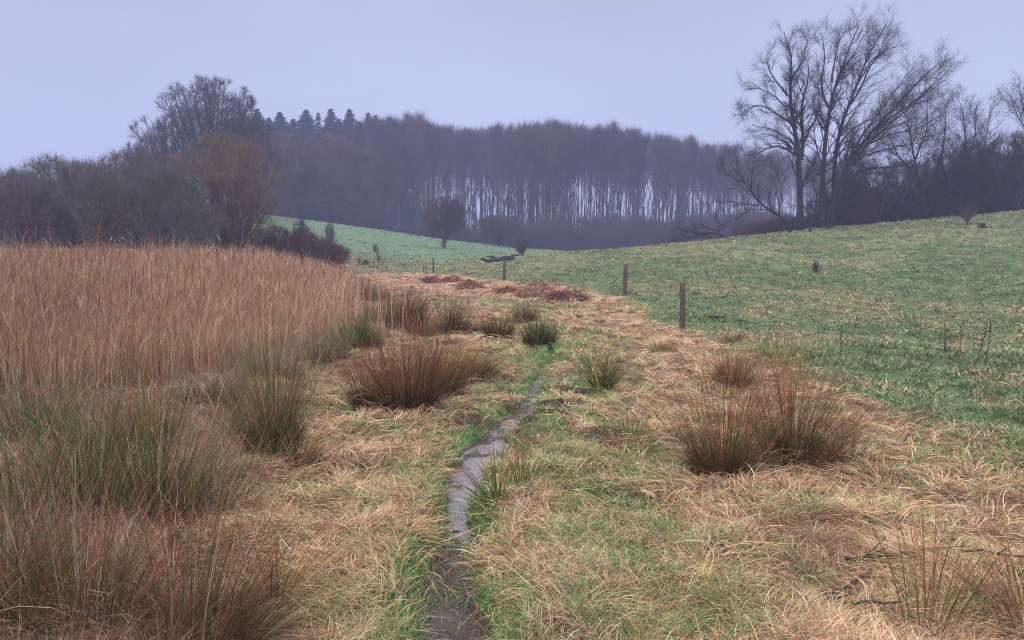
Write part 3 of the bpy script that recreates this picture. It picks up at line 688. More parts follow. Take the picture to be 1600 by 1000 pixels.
sticks(name='s', pix=[(1385,912), (1460,908), (1520,915), (1610,930)], r=.009, label='long dark branch lying behind the sparse green stems')
sticks(name='s', pix=[(840,668), (870,667), (905,668)], r=.006, label='thin dark twig in the grass right of the trail')

def clod(px, py, r, hgt, label, cat, name, colr, mat, seed):
    x0, y0 = G(px, py); g = np.random.default_rng(seed); nu, nv = 22, 12; u = np.linspace(0, math.tau, nu, endpoint=False); v = np.linspace(0.02, math.pi / 2 + .2, nv)
    U, Vv = np.meshgrid(u, v); rr = 1 + (fbm(U * 3 + seed, Vv * 3, 1, 3) - .5) * .9 + g.normal(0, .07, U.shape)
    X = r * rr * np.sin(Vv) * np.cos(U); Y = r * rr * np.sin(Vv) * np.sin(U); Z = hgt * rr * np.cos(Vv)
    i = np.arange(nu * nv).reshape(nv, nu); j = np.roll(i, -1, 1)
    me = mesh_np(name, np.stack([X, Y, Z], -1).reshape(-1, 3), np.stack([i[:-1], i[1:], j[1:], j[:-1]], -1).reshape(-1, 4), np.array(colr) * (1 + g.normal(0, .25, (nu * nv, 1))), True)
    o = new_obj(name, me, None, mat); o.location = ground(x0, y0, 0); tag(o, label, cat); return o
clod(875, 832, .035, .04, 'small black clod of dung in the grass right of the puddle', 'dung', 'dung', (.02, .015, .018), M_mud, 3)
clod(1123, 498, .24, .10, 'low purple grey molehill in the pasture right of the near post', 'molehill', 'molehill', (.12, .09, .08), M_soil, 4)
# raked heaps of reddish cut grass at the far end of the strip
for i, (px, py, w_, h_, lab) in enumerate([(838,462,.62,.42,'tallest red brown heap of cut grass at the far end of the strip'), (893,466,.5,.28,'flat red brown heap of cut grass, rightmost of the far heaps'), (872,468,.4,.24,'small red brown heap of cut grass beside the rightmost heap'),
        (735,452,.55,.30,'red brown heap of cut grass in the middle of the far strip'), (705,441,.5,.28,'red brown heap of cut grass behind the middle heap'), (672,440,.55,.24,'leftmost red brown heap of cut grass on the far strip'), (790,458,.5,.2,'low pale red heap of cut grass left of the tallest heap')]):
    x0, y0 = G(px, py); g = np.random.default_rng(700 + i); b = Bag(); n = 700; a = g.uniform(0, math.tau, n); r = w_ * np.sqrt(g.random(n)); lx, ly = r * np.cos(a), r * np.sin(a)
    l0 = ground(x0, y0); hz = h_ * np.clip(1 - (r / w_) ** 1.5, 0, 1) * (.6 + .8 * vn(lx + i * 9, ly, .3, 4))
    fl = lambda X, Y: H(X + x0, Y + y0) - l0[2] + h_ * np.clip(1 - (np.hypot(X, Y) / w_) ** 1.5, 0, 1) * .6
    ribbons(b, np.stack([lx, ly, fl(lx, ly) + hz * .4], -1), a + g.normal(0, .8, n), g.uniform(.6, 1.4, n), g.uniform(1.4, 2.2, n), g.uniform(.15, .4, n), y0 * .0010, pick([(.30,.16,.11),(.40,.23,.16),(.22,.11,.08),(.50,.33,.22)], n, g), pick([(.30,.17,.11),(.40,.25,.16)], n, g), 3, fl)
    o = new_obj('cut_grass_heap', b.mesh('cut_grass_heap'), None, M_straw); o.location = l0; tag(o, lab, 'grass heap')

# ------------------------------------------------------------------ trees
def branch(P, Rr, m, ang, lfrac, k, wig, up, g, t0=.25, lean=(0, 0, 0), env=None, rr=.55, rt=.25, lens=None, minr=.004, lmin=0, tip=False, cap=None, tpow=.85):
    """one more order of branches on the lines P; returns lines, radii, length"""
    n, kp, _ = P.shape
    Lp = np.linalg.norm(np.diff(P, axis=1), axis=2).sum(1)
    if np.ndim(m) == 0:
        par = np.repeat(np.arange(n), m)
    else: par = np.repeat(np.arange(n), m)
    N = len(par); t = t0 + (1 - t0) * g.random(N) ** tpow
    if tip: t = np.where(g.random(N) < .25, 1.0, t)
    f = t * (kp - 1); i = np.minimum(f.astype(int), kp - 2); u = (f - i)[:, None]
    base = P[par, i] * (1 - u) + P[par, i+1] * u
    T = P[par, i+1] - P[par, i]; T /= np.linalg.norm(T, axis=1)[:, None] + 1e-9
    pr = Rr[par, i] * (1 - u[:, 0]) + Rr[par, i+1] * u[:, 0]
    rnd = g.normal(0, 1, (N, 3)); perp = rnd - (rnd * T).sum(1)[:, None] * T; perp /= np.linalg.norm(perp, axis=1)[:, None] + 1e-9
    a = np.radians(g.normal(ang, ang * .25, N))[:, None]
    D = T * np.cos(a) + perp * np.sin(a) + np.array([0, 0, up]) * 1.0 + np.array(lean)
    D /= np.linalg.norm(D, axis=1)[:, None]
    Ln = Lp[par] * lfrac * (1.15 - .75 * t) * g.uniform(.6, 1.25, N)
    if lens is not None: Ln = g.uniform(lens[0], lens[1], N)
    Ln = np.maximum(Ln, lmin)
    if cap is not None: Ln = np.minimum(Ln, cap * (1.2 - .75 * t) * g.uniform(.6, 1.2, N))
    if env is not None:
        c, ax = env; o = (base - c) / ax; dd = D / ax; A_ = (dd ** 2).sum(1); B_ = (o * dd).sum(1); C_ = (o ** 2).sum(1) - 1
        disc = np.sqrt(np.maximum(B_ * B_ - A_ * C_, 0)); far_ = (-B_ + disc) / A_
        Ln = np.clip(Ln, 0, np.maximum(far_, .08) * g.uniform(.75, 1.04, N))
    Q = np.empty((N, k, 3)); Q[:, 0] = base
    for s in range(1, k):
        Q[:, s] = Q[:, s-1] + D * (Ln / (k - 1))[:, None]
        D = D + g.normal(0, wig, (N, 3)) + np.array([0, 0, up * .35]) + np.array(lean) * .5
        D /= np.linalg.norm(D, axis=1)[:, None]
    r0 = np.maximum(pr * rr, minr)
    Rn = r0[:, None] * np.linspace(1, rt, k)[None]
    return Q, Rn
def lines_to(P_list, k):
    return np.stack([limb(p, k) for p, _, _ in P_list]), np.stack([np.linspace(a, b, k) for _, a, b in P_list])

BK = np.array([.040, .034, .034])
def finish(name, label, cat, loc, limbs, twigs, bark=BK, twigc=None, group=None, extra=None, tsides=3):
    t = root(name, loc, label, cat, group) if label else None
    b = Bag()
    for P, Rr in limbs: tubes(b, P, Rr, bark, 6)
    tm = b.mesh(name + '_trunk', True)
    b = Bag(); g = np.random.default_rng(3)
    for P, Rr in twigs:
        tc = np.array(bark if twigc is None else twigc); tubes(b, P, Rr, tc[None] * (1 + g.normal(0, .15, (len(P), 1))), tsides)
    if extra is not None: extra(b)
    cm = b.mesh(name + '_crown', False)
    return t, tm, cm
def put(t, tm, cm, mt=None, ct=None):
    if mt or not tm.materials: tm.materials.append(mt or M_bark) if not tm.materials else None
    if not cm.materials: cm.materials.append(ct or M_twig)
    a = bpy.data.objects.new('trunk', tm); b = bpy.data.objects.new('crown', cm)
    for o in (a, b): COL.objects.link(o); o.parent = t

def drawn_tree(name, label, cat, base, Y, lims, n2, seed, twig=(.9, .45), r0=.2, lean=(0, 0, 0), up=.12, n3=7, n4=5, bark=BK, twigc=None, spread=.22, scale=1.0):
    """limbs follow the photograph's drawing of them, each wandering in depth"""
    g = np.random.default_rng(seed); b0 = np.array(at(base[0], base[1], Y)); b0[2] = H(b0[:1], np.array([Y]))[0] - .1
    Ls = []
    for pts, ra, rb, dz0, dz1 in lims:
        P = []
        for i, (px, py) in enumerate(pts):
            yy = Y + (dz0 + (dz1 - dz0) * i / (len(pts) - 1))
            P.append(np.array(at(px, py, yy)) - b0)
        P = limb(P, 16); P[1:-1] += g.normal(0, .05 * scale, (14, 3)); Ls.append((P, ra, rb))
    P0, R0 = lines_to(Ls, 16)
    ln = np.linalg.norm(np.diff(P0, axis=1), axis=2).sum(1)
    m = np.maximum(3, (ln * n2)).astype(int)
    R0 = R0 * .68
    P1, R1 = branch(P0, R0, m, 42, .42, 9, .13, up, g, .2, lean, lmin=1.0 * scale, cap=3.7 * scale, rr=.42, minr=.011)
    P2, R2 = branch(P1, R1, n3, 36, .5, 6, .14, up, g, .12, lean, rr=.55, minr=.007, lmin=twig[0] * .6)
    P3, R3 = branch(P2, R2, n4, 34, .6, 4, .16, up, g, .1, lean, rr=.7, minr=.0045, lens=(twig[1] * .5, twig[1] * 1.5))
    t, tm, cm = finish(name, label, cat, b0, [(P0, R0)], [(P1, R1), (P2, R2), (P3, R3)], bark, twigc)
    put(t, tm, cm); return t
YR = 63.0
drawn_tree('bare_ash_tree', 'tall bare tree with an oval crown, leftmost of the big trees on the ridge', 'tree', (1248, 364), YR, [
    ([(1248,364),(1250,320),(1250,285),(1248,240),(1243,205),(1236,170),(1230,150),(1235,125)], .42, .16, 0, 0),
    ([(1235,125),(1255,95),(1260,70),(1263,58)], .15, .03, 0, .8), ([(1235,125),(1238,95),(1228,60),(1225,50)], .14, .03, 0, -1),
    ([(1230,150),(1215,128),(1202,112),(1198,85)], .12, .03, 0, 1), ([(1252,250),(1258,215),(1250,178),(1256,150),(1266,125),(1262,95)], .26, .05, 0, 1.2),
    ([(1240,195),(1216,178),(1190,163),(1168,168),(1157,180)], .13, .03, 0, -1), ([(1246,244),(1222,228),(1200,230),(1178,246),(1160,240)], .14, .03, 0, .7),
    ([(1236,172),(1210,150),(1190,140),(1172,128)], .10, .03, 0, .5), ([(1258,215),(1276,185),(1280,160),(1278,135)], .13, .03, 0, -.8), ([(1247,235),(1225,210),(1200,200),(1175,195)], .09, .03, 0, -1.6)],
    2.9, 101, (.9, .6), n3=8, n4=6)
drawn_tree('bare_tree', 'tallest bare tree on the ridge, its top swept over to the right', 'tree', (1286, 362), YR + 1, [
    ([(1286,362),(1284,300),(1286,250),(1290,205),(1294,168),(1306,128),(1318,98),(1334,62),(1342,40)], .40, .04, 0, 0),
    ([(1294,168),(1282,130),(1290,90),(1284,52)], .14, .03, 0, 1), ([(1306,128),(1318,110),(1334,85),(1350,55)], .14, .03, 0, -1), ([(1290,205),(1276,185),(1270,150)], .10, .03, 0, 1),
    ([(1304,350),(1302,290),(1302,240),(1318,180),(1340,132),(1352,95),(1364,66),(1384,38)], .34, .04, .5, -1.0),
    ([(1340,132),(1366,88),(1404,70)], .13, .03, -.4, .5), ([(1320,176),(1346,140),(1354,112),(1375,85),(1382,62)], .15, .03, 0, 1.5), ([(1302,240),(1330,200),(1365,185),(1395,165)], .14, .03, 0, 1.5), ([(1300,128),(1305,90),(1310,68),(1318,50)], .12, .03, 0, .4)],
    2.6, 102, (1.0, .65), n3=8, n4=6, lean=(.03, 0, .0))
drawn_tree('leaning_tree', 'bare many stemmed tree fanning far out to the right', 'tree', (1292, 362), YR - 1, [
    ([(1292,362),(1302,300),(1330,240),(1370,198),(1402,162),(1432,130),(1470,95)], .30, .04, 0, 0), ([(1370,198),(1420,166),(1462,130),(1484,108)], .14, .03, 0, 1),
    ([(1330,240),(1382,212),(1440,200),(1482,172)], .14, .03, 0, -1.2), ([(1300,340),(1312,275),(1350,228),(1400,186),(1440,152),(1466,132)], .22, .04, -.3, -1.5), ([(1306,290),(1345,262),(1400,262),(1450,240)], .14, .03, 0, 1.5),
    ([(1315,270),(1350,205),(1385,160),(1410,125),(1425,108)], .15, .03, 0, 1.8), ([(1320,260),(1370,235),(1420,228),(1470,215)], .12, .03, 0, -2)],
    2.7, 103, (1.0, .65), n3=8, n4=6, lean=(.05, 0, .0))
drawn_tree('low_tree', 'low bare tree arching to the left over the ridge edge', 'tree', (1236, 366), YR - 2, [
    ([(1236,366),(1234,348),(1210,331),(1186,321),(1173,300),(1160,284),(1150,252)], .20, .03, 0, 0), ([(1186,321),(1160,318),(1136,314)], .09, .02, 0, 1), ([(1173,300),(1175,276),(1178,250)], .09, .02, 0, -1),
    ([(1217,333),(1223,290),(1212,264),(1203,246)], .07, .02, 0, .6), ([(1160,284),(1140,275),(1125,262)], .06, .02, 0, .5), ([(1200,328),(1172,326),(1145,345),(1128,352)], .06, .02, 0, -.5)],
    3.6, 104, (.8, .4), n3=7, n4=5, up=.16, bark=(.03, .025, .025))
drawn_tree('forked_tree', 'small dark forked tree at the foot of the tall ones', 'tree', (1266, 362), YR - 3, [
    ([(1266,362),(1270,342),(1260,325),(1250,320)], .16, .04, 0, .2), ([(1270,342),(1278,310),(1268,282),(1264,262)], .12, .03, 0, .5), ([(1270,342),(1290,318),(1302,298),(1320,280)], .12, .03, 0, -.5), ([(1268,350),(1296,335),(1325,310),(1345,290)], .1, .03, 0, .4)],
    3.0, 105, (.8, .4))
drawn_tree('thicket_tree', 'bare tree with reddish twigs right of the fanning one', 'tree', (1370, 352), YR + 2, [
    ([(1370,352),(1368,310),(1350,270),(1345,240)], .14, .03, 0, 0), ([(1372,345),(1385,300),(1392,260),(1380,230)], .12, .03, 0, 1), ([(1365,340),(1340,310),(1325,280)], .1, .03, 0, -1), ([(1372,340),(1410,300),(1425,270)], .1, .03, 0, -1)],
    4.2, 106, (.9, .5), n3=9, n4=6, bark=(.11, .07, .065))
drawn_tree('thicket_tree', 'bare crooked tree with a broad crown in the middle of the right hand thicket', 'tree', (1446, 346), YR + 2, [
    ([(1446,346),(1442,300),(1428,250),(1420,200),(1412,165)], .22, .03, 0, 0), ([(1442,300),(1470,250),(1478,200),(1475,160)], .14, .03, 0, 1), ([(1436,280),(1400,240),(1385,200)], .12, .03, 0, -1), ([(1430,250),(1450,200),(1448,155)], .12, .03, 0, -1), ([(1450,330),(1490,290),(1510,250)], .12, .03, 0, 1)],
    3.2, 107, (.9, .5), n3=9, n4=6)
drawn_tree('thicket_tree', 'bare tree leaning right beside the dark bushes', 'tree', (1492, 343), YR + 3, [
    ([(1492,343),(1505,300),(1512,250),(1508,200),(1500,160)], .2, .03, 0, 0), ([(1505,300),(1530,250),(1545,205),(1548,165)], .14, .03, 0, 1), ([(1500,320),(1475,270),(1462,230)], .12, .03, 0, -1), ([(1512,250),(1525,210),(1522,170)], .1, .03, 0, .5)],
    3.2, 108, (.9, .5), n3=9, n4=6)
drawn_tree('thicket_tree', 'bare tree with a feathery top at the right edge of the picture', 'tree', (1612, 335), YR + 8, [
    ([(1612,335),(1610,270),(1605,210),(1598,160),(1592,130)], .2, .03, 0, 0), ([(1605,210),(1585,170),(1578,145)], .1, .03, 0, 1), ([(1608,240),(1630,190),(1640,140)], .12, .03, 0, 1)],
    3.0, 109, (.9, .5), n3=9, n4=6)

# --- generic bare bushes: many stems from the ground inside a domed outline
def bush_proto(name, w_, h_, stems, n1, n2, n3, seed, bark, tw=.45, minr=.007, catkins=None, low=0.0, trunk=0.0, upk=.10, d2=None):
    g = np.random.default_rng(seed); env = (np.array([0, 0, h_ * (.5 + low * .5)]), np.array([w_ / 2, (d2 or w_) / 2, h_ * (.5 - low * .5)]) )
    Ls = []
    for i in range(stems):
        a = g.uniform(0, math.tau); rr = math.sqrt(g.random()); hh = env[0][2] + env[1][2] * math.sqrt(max(0, 1 - rr * rr * .92)) * g.uniform(.75, .97)
        tx, ty = rr * w_ / 2 * .9 * math.cos(a), rr * (d2 or w_) / 2 * .9 * math.sin(a)
        bx, by = (g.normal(0, w_ * .06), g.normal(0, w_ * .06)) if not trunk else (0, 0)
        p0 = np.array([bx, by, trunk * h_ * g.uniform(.8, 1.1)]); p2 = np.array([tx, ty, hh]); p1 = (p0 + p2) / 2 + np.array([tx * .22, ty * .22, -h_ * .02]) + g.normal(0, h_ * .03, 3)
        s = np.linspace(0, 1, 12)[:, None]; P = (1 - s) ** 2 * p0 + 2 * s * (1 - s) * p1 + s * s * p2
        Ls.append((P, h_ * .012 + .01, .012))
    if trunk: Ls.append((np.array([[0, 0, -.2], [0, 0, trunk * h_ * .5], [g.normal(0, .03), 0, trunk * h_ * 1.05]]), h_ * .028 + .02, h_ * .022))
    else:
        pass
    P0, R0 = lines_to(Ls, 12)
    P1, R1 = branch(P0, R0, n1, 40, .42, 6, .16, upk, g, .12, env=env, rr=.5, minr=minr * 1.6, lmin=h_ * .08)
    P2, R2 = branch(P1, R1, n2, 42, .55, 4, .2, upk, g, .1, env=env, rr=.6, minr=minr * 1.2, lmin=h_ * .04)
    P3, R3 = branch(P2, R2, n3, 40, .6, 3, .2, upk, g, .1, rr=.7, minr=minr, lens=(tw * .4, tw * 1.2))
    ex = None
    if catkins:
        def ex(b):
            m = len(P3); i = g.choice(m, int(m * .8)); s = g.integers(1, 3, len(i)); p = P3[i, s] + g.normal(0, .03, (len(i), 3))
            ribbons(b, p, g.uniform(0, math.tau, len(i)), g.uniform(1.2, 3, len(i)), g.uniform(2.2, 3.1, len(i)), g.uniform(.05, .12, len(i)), g.uniform(.015, .035, len(i)), pick(catkins, len(i), g), pick(catkins, len(i), g), 2)
    return finish(name, None, None, None, [(P0, R0)], [(P1, R1), (P2, R2), (P3, R3)], bark, None, extra=ex)[1:]
def place(proto, name, label, cat, px, Y, pytop, h_, w_=None, wpx=None, group=None, rot=None, gy=None, sink=.15, flip=None):
    """stand a copy of a shared plant at pixel column px and distance Y, scaled to reach pytop"""
    a, c = ray(px, pytop); x = float(a * Y); z0 = float(H(np.array([x]), np.array([Y]))[0]); top_ = CAMZ + float(c) * Y
    s = max((top_ - z0) / h_, .05)
    t = root(name, (x, Y, z0 - sink), label, cat, group)
    sx = s if wpx is None else (wpx / F * Y) / w_
    t.scale = (sx, sx, s); t.rotation_euler = (0, 0, rot if rot is not None else random.uniform(0, math.tau))
    put(t, *proto); return t
random.seed(4)
grays = [(.15,.135,.125), (.14,.11,.115), (.125,.13,.105)]; gray = grays[0]; brn = (.135, .088, .070); prp = (.085, .058, .064)
B_gray = [bush_proto('gray_bush', 7, 6, 34, 8, 6, 5, 200 + i, grays[i], .6, .008) for i in range(3)]
B_red = bush_proto('bramble', 5, 2.4, 50, 7, 5, 4, 210, (.105, .062, .060), .55, .005)
B_dark = [bush_proto('dark_bush', 7, 6, 34, 8, 6, 5, 220 + i, (.06, .045, .048), .55, .009) for i in range(2)]
B_tan = bush_proto('tan_bush', 6.5, 6.8, 38, 8, 6, 6, 230, (.19, .14, .10), .5, .007, catkins=[(.30,.22,.15),(.24,.17,.12),(.36,.28,.20)], low=.0, trunk=.02)
B_scrub = [bush_proto('scrub', 8, 5, 26, 8, 6, 5, 240 + i, prp, .8, .016) for i in range(3)]
print('bush protos', flush=True)
# left hand thicket
for i, (px, Y, tp, wp, lab) in enumerate([
    (-60, 50, 268, 200, 'grey bare bush cut by the left edge of the picture'), (30, 47, 270, 150, 'lowest grey bush at the left end of the thicket'), (90, 52, 240, 160, 'grey bush with a ragged top, second from the left of the thicket'),
    (150, 48, 246, 150, 'grey green bush in the middle of the left thicket'), (205, 53, 236, 160, 'tall grey bush right of the middle of the left thicket'), (255, 48, 250, 140, 'dense dark grey bush beside the tan bush'),
    (120, 60, 250, 200, 'grey bush standing behind the left thicket'), (230, 62, 228, 190, 'grey bush rising behind the tan bush'), (15, 62, 262, 180, 'grey bush behind the left end of the thicket'), (300, 47, 300, 110, 'low grey bush under the tan bush')]):
    place(B_gray[i % 3], 'bare_bush', lab, 'bush', px, Y, tp, 6, 7, wp, 'bushes of the left thicket', sink=.2)
place(B_tan, 'catkin_bush', 'round tan bush hung with dry catkins at the right end of the left thicket', 'bush', 352, 51, 205, 6.8, 6.5, 180, rot=.5)
drawn_tree('sapling', 'slender bare sapling with a crooked stem right of the tan bush', 'tree', (378, 382), 48, [
    ([(378,384),(380,350),(386,325),(395,300),(405,280)], .07, .015, 0, 0), ([(380,350),(372,320),(366,290)], .04, .012, 0, .5), ([(386,325),(402,310),(412,295)], .035, .012, 0, -.4), ([(395,300),(388,275),(392,255)], .03, .01, 0, .3)],
    4, 120, (.6, .35), n3=7, n4=5, bark=(.13, .10, .08), scale=.5)
for px, Y, tp, wp, lab in [(420, 56, 352, 90, 'dark red bramble left of the green slope'), (470, 55, 362, 100, 'dark red bramble at the foot of the green slope'), (515, 54, 378, 70, 'low dark red bramble, rightmost behind the reeds')]:
    place(B_red, 'bramble_bush', lab, 'bramble', px, Y, tp, 2.4, 5, wp)
place(B_dark[0], 'bare_bush', 'narrow dark bush standing up from the brambles', 'bush', 471, 66, 336, 6, 7, 34)
place(B_gray[1], 'bare_bush', 'tiny thin bush on the green slope left of the meadow', 'bush', 516, 76, 347, 6, 7, 26)
# right hand dark thicket behind the bare trees
for i, (px, Y, tp, wp, lab) in enumerate([
    (1330, 68, 255, 110, 'dark bush under the fanning tree'), (1385, 70, 275, 120, 'dark bush left of the middle of the right thicket'), (1440, 70, 262, 130, 'dark bush under the crooked tree'),
    (1500, 70, 240, 120, 'dark bush left of the darkest clump'), (1545, 66, 190, 110, 'darkest dense bush near the right edge'), (1600, 66, 185, 120, 'dark dense bush cut by the right edge'), (1660, 66, 180, 130, 'dark bush just past the right edge'),
    (1300, 72, 290, 90, 'dark low bush behind the tall trees'), (1345, 66, 310, 80, 'low dark bush before the fanning tree'), (1480, 66, 290, 90, 'low dark bush before the crooked tree'), (1252, 70, 322, 70, 'low dark bush behind the foot of the tall ash'), (1278, 68, 318, 60, 'low dark bush between the two tallest trunks'), (1415, 66, 305, 90, 'low dark bush in the middle of the ridge'), (1530, 66, 285, 90, 'low dark bush behind the small reddish bush'), (1575, 65, 280, 90, 'low dark bush under the feathery tree'), (1360, 74, 240, 100, 'dark bush far behind the fanning tree'), (1465, 74, 225, 100, 'dark bush far behind the crooked tree'), (1515, 74, 205, 90, 'dark bush filling the gap left of the darkest clump')]):
    place(B_dark[i % 2], 'bare_bush', lab, 'bush', px, Y, tp, 6, 7, wp, 'dark bushes of the right thicket', sink=.9)
for px, Y, tp, wp, lab in [(1190, 72, 340, 90, 'low reddish bramble left of the tall ash'), (1222, 70, 332, 70, 'reddish bramble at the foot of the tall ash'), (1165, 78, 350, 70, 'reddish bramble beside the dead branches'), (1345, 64.5, 290, 60, 'red twigged bush in front of the dark thicket')]:
    place(B_red, 'bramble_bush', lab, 'bramble', px, Y, tp, 2.4, 5, wp, sink=.5)
# small plants on the pasture
B_small = bush_proto('small_bush', 1.6, 1.4, 18, 4, 4, 2, 250, (.12, .07, .065), .22, .006, trunk=.2, low=.15)
place(B_small, 'small_bush', 'small reddish bush alone on the crest of the pasture', 'bush', 1513, 55, 320, 1.4, 1.6, 32, sink=0)
B_tuft = bush_proto('twig_clump', .6, .5, 26, 2, 2, 1, 251, (.12, .08, .075), .09, .006)
place(B_tuft, 'twig_clump', 'small purple brown twig clump in the middle of the pasture', 'twig clump', 1277, G(1277, 428)[1], 408, .5, .6, 19, sink=0)
place(B_tuft, 'twig_clump', 'thin twig clump beside the small reddish bush', 'twig clump', 1538, 53, 348, .5, .6, 22, sink=0)
def stalk(px, pyb, pts, label, lump=True, r=.007, cat='dead stalk', name='dead_stalk', colr=(.07, .045, .04)):
    x0, y0 = G(px, pyb); P = [np.array(at(a, b, y0)) for a, b in pts]; o0 = np.array(ground(x0, y0)); g = np.random.default_rng(int(px * 3 + pyb)); r = max(r, y0 * .00045)
    q_ = limb([p - o0 for p in P], 12); ls = [(q_, r, r * .5)]
    if lump:
        for _ in range(7):
            i = g.integers(3, 12); d = np.array([g.normal(0, .5), g.normal(0, .5), 1]) * g.uniform(.02, .05); ls.append(([q_[i], q_[i] + d * .5, q_[i] + d], r * 1.5, r * .9))
    o = new_obj(name, tube_mesh(name, ls, 5, colr), None, M_wood); o.location = o0; tag(o, label, cat); return o
stalk(1476, 562, [(1478,563),(1476,545),(1477,525),(1476,508)], 'dark dead dock stalk, leftmost of the four in the pasture')
stalk(1499, 570, [(1499,571),(1500,550),(1501,530),(1502,512)], 'tan dead dock stalk, second of the four in the pasture', colr=(.22, .12, .08))
stalk(1521, 575, [(1520,576),(1530,555),(1537,530),(1542,508)], 'dark dead dock stalk leaning right in the pasture')
stalk(1540, 568, [(1540,568),(1544,545),(1547,520),(1548,500)], 'upright dead dock stalk, rightmost of the four in the pasture')
stalk(1333, 526, [(1333,526),(1335,512),(1340,492)], 'short dead stalk rising from a pale tuft in the pasture', colr=(.15, .08, .06))
stalk(1315, 565, [(1315,568),(1314,545),(1315,510)], 'thin dead stalk left of the short one in the pasture')
stalk(1254, 600, [(1254,606),(1252,590),(1250,565)], 'thin brown stalk above the splayed tussock', False)
stalk(436, 775, [(436,776),(436,762),(435,748)], 'single black stem in the straw right of the golden tussock', False)
stalk(596, 428, [(596,428),(598,412),(594,400)], 'dark forked stalk beside the far green slope'); stalk(606, 424, [(604,426),(606,412),(612,404)], 'dark leaning stalk beside the far green slope')
stalk(662, 425, [(662,425),(661,415)], 'short dark stalk left of the farthest post')
B_weed = bush_proto('weed', .8, .8, 16, 4, 3, 2, 252, (.16, .09, .07), .08, .006)
for px, Y, tp, wp, lab in [(768, 60, 398, 9, 'small dark weed left of the thin post'), (803, 66, 404, 10, 'reddish weed right of the thin post'), (858, 60, 402, 18, 'small bare weed on the brow, right of the log'), (884, 60, 396, 14, 'bare weed on the brow of the pasture'),
                           (586, 80, 381, 14, 'low grey weed on the green slope'), (540, 75, 392, 16, 'grey weed at the top edge of the reeds'), (573, 60, 405, 20, 'grey weed clump beyond the reeds'), (630, 60, 413, 10, 'small dark weed at the meadow foot')]:
    place(B_weed, 'dead_weed', lab, 'weed', px, Y, tp, .8, .8, wp, sink=0)
# tall brown flower heads standing above the reeds
g = np.random.default_rng(77)
tops = [(42,350),(12,400),(75,352),(108,372),(150,352),(142,372),(160,350),(182,360),(192,340),(203,366),(122,378),(222,342),(232,364),(258,378),(282,380),(340,382),(365,385),(395,372),(430,385),(470,392),(503,398),(527,388),(535,402),(590,392),(560,405)]
for i, (px, py) in enumerate(tops):
    Y = 14 + (i * 7 % 13); bx = px + (i * 5 % 9 - 4); t0_ = np.array(at(px, py, Y)); x = float(t0_[0]) + .02; gz = np.array(ground(x, Y)); hgt = t0_[2] - gz[2]
    t = root('seed_stalk', gz, 'tall brown seed head standing above the reed tops', 'seed stalk', 'seed heads above the reeds')
    q_ = limb([(0, 0, 0), (.03, 0, hgt * .5), (t0_[0] - x + g.normal(0, .06), 0, hgt)], 8)
    new_obj('stem', tube_mesh('seed_stem', [(q_, .008, .005)], 4, (.28, .17, .12)), t, M_reed)
    b = Bag(); n = 60; ti = g.uniform(.82, 1.02, n); P = np.stack([np.interp(ti, np.linspace(0, 1, 8), q_[:, j]) for j in range(3)], -1)
    pal = [(.16,.08,.06),(.22,.12,.09),(.12,.06,.05)]; ribbons(b, P, g.uniform(0, math.tau, n), g.uniform(.3, .9, n), g.uniform(.9, 2.0, n), g.uniform(.05, .16, n), g.uniform(.012, .022, n), pick(pal, n, g), pick(pal, n, g), 2)
    new_obj('plume', b.mesh('plume'), t, M_reed)

# --- meadow tree, fallen log, dead brush
B_meadow = bush_proto('meadow_tree', 6.6, 6.4, 26, 9, 7, 6, 260, (.105, .075, .07), .55, .014, low=.17, trunk=.20)
place(B_meadow, 'thorn_tree', 'round bare thorn tree with a short forked trunk alone on the meadow', 'tree', 694, 95, 306, 6.4, 6.6, 78, rot=1.0, sink=.1)
place(B_meadow, 'thorn_tree', 'smaller bare thorn tree at the right end of the meadow', 'tree', 817, 88, 370, 6.4, 6.6, 34, rot=2.4, sink=.1)
place(B_meadow, 'thorn_tree', 'bare thorn tree against the wood, right of the round one', 'tree', 780, 120, 335, 6.4, 6.6, 80, rot=4, sink=.1)
x0, y0 = G(780, 409, 150); g = np.random.default_rng(9)
s_ = y0 / F; lg = limb([(-28 * s_, 0, .25), (-18 * s_, .1, .05), (-4 * s_, 0, .12), (10 * s_, .2, .30), (24 * s_, .1, .15)], 14)
o = new_obj('fallen_log', tube_mesh('fallen_log', [(lg, .10, .22), ([lg[10], lg[10] + np.array([.5, 0, .22]), lg[10] + np.array([1.0, .1, .3])], .10, .05), ([lg[7], lg[7] + np.array([-.5, .1, .2]), lg[7] + np.array([-1.0, .1, .22])], .08, .04)], 8, (.045, .042, .045)), None, M_bark)
o.location = ground(x0, y0); tag(o, 'dark fallen log lying across the foot of the meadow', 'log')
drawn_tree('fallen_tree', 'tangle of dead branches from a fallen tree on the ridge edge', 'fallen tree', (1130, 374), 64, [
    ([(1137,375),(1122,362),(1105,365),(1080,362),(1062,360),(1055,352)], .16, .05, 0, 0), ([(1125,362),(1100,355),(1090,354),(1078,360)], .12, .04, 0, -.8), ([(1100,358),(1096,348),(1088,350)], .05, .03, 0, .4),
    ([(1120,362),(1122,354),(1140,345),(1152,342)], .08, .03, 0, .8), ([(1108,366),(1080,372),(1060,372),(1042,380)], .09, .03, 0, -.5), ([(1090,365),(1075,376),(1050,378)], .06, .03, 0, .6), ([(1130,372),(1110,370),(1095,376)], .08, .04, 0, -1)],
    4.5, 130, (.6, .35), n3=5, n4=3, up=-.02, bark=(.05, .043, .048), scale=.6)
drawn_tree('fallen_branch', 'broken dark limb propped at the foot of the thicket', 'fallen branch', (1290, 360), 61, [([(1288,360),(1308,347),(1332,339)], .16, .08, 0, 0)], .6, 131, (.4, .3), n3=2, n4=1, bark=(.04, .035, .04))

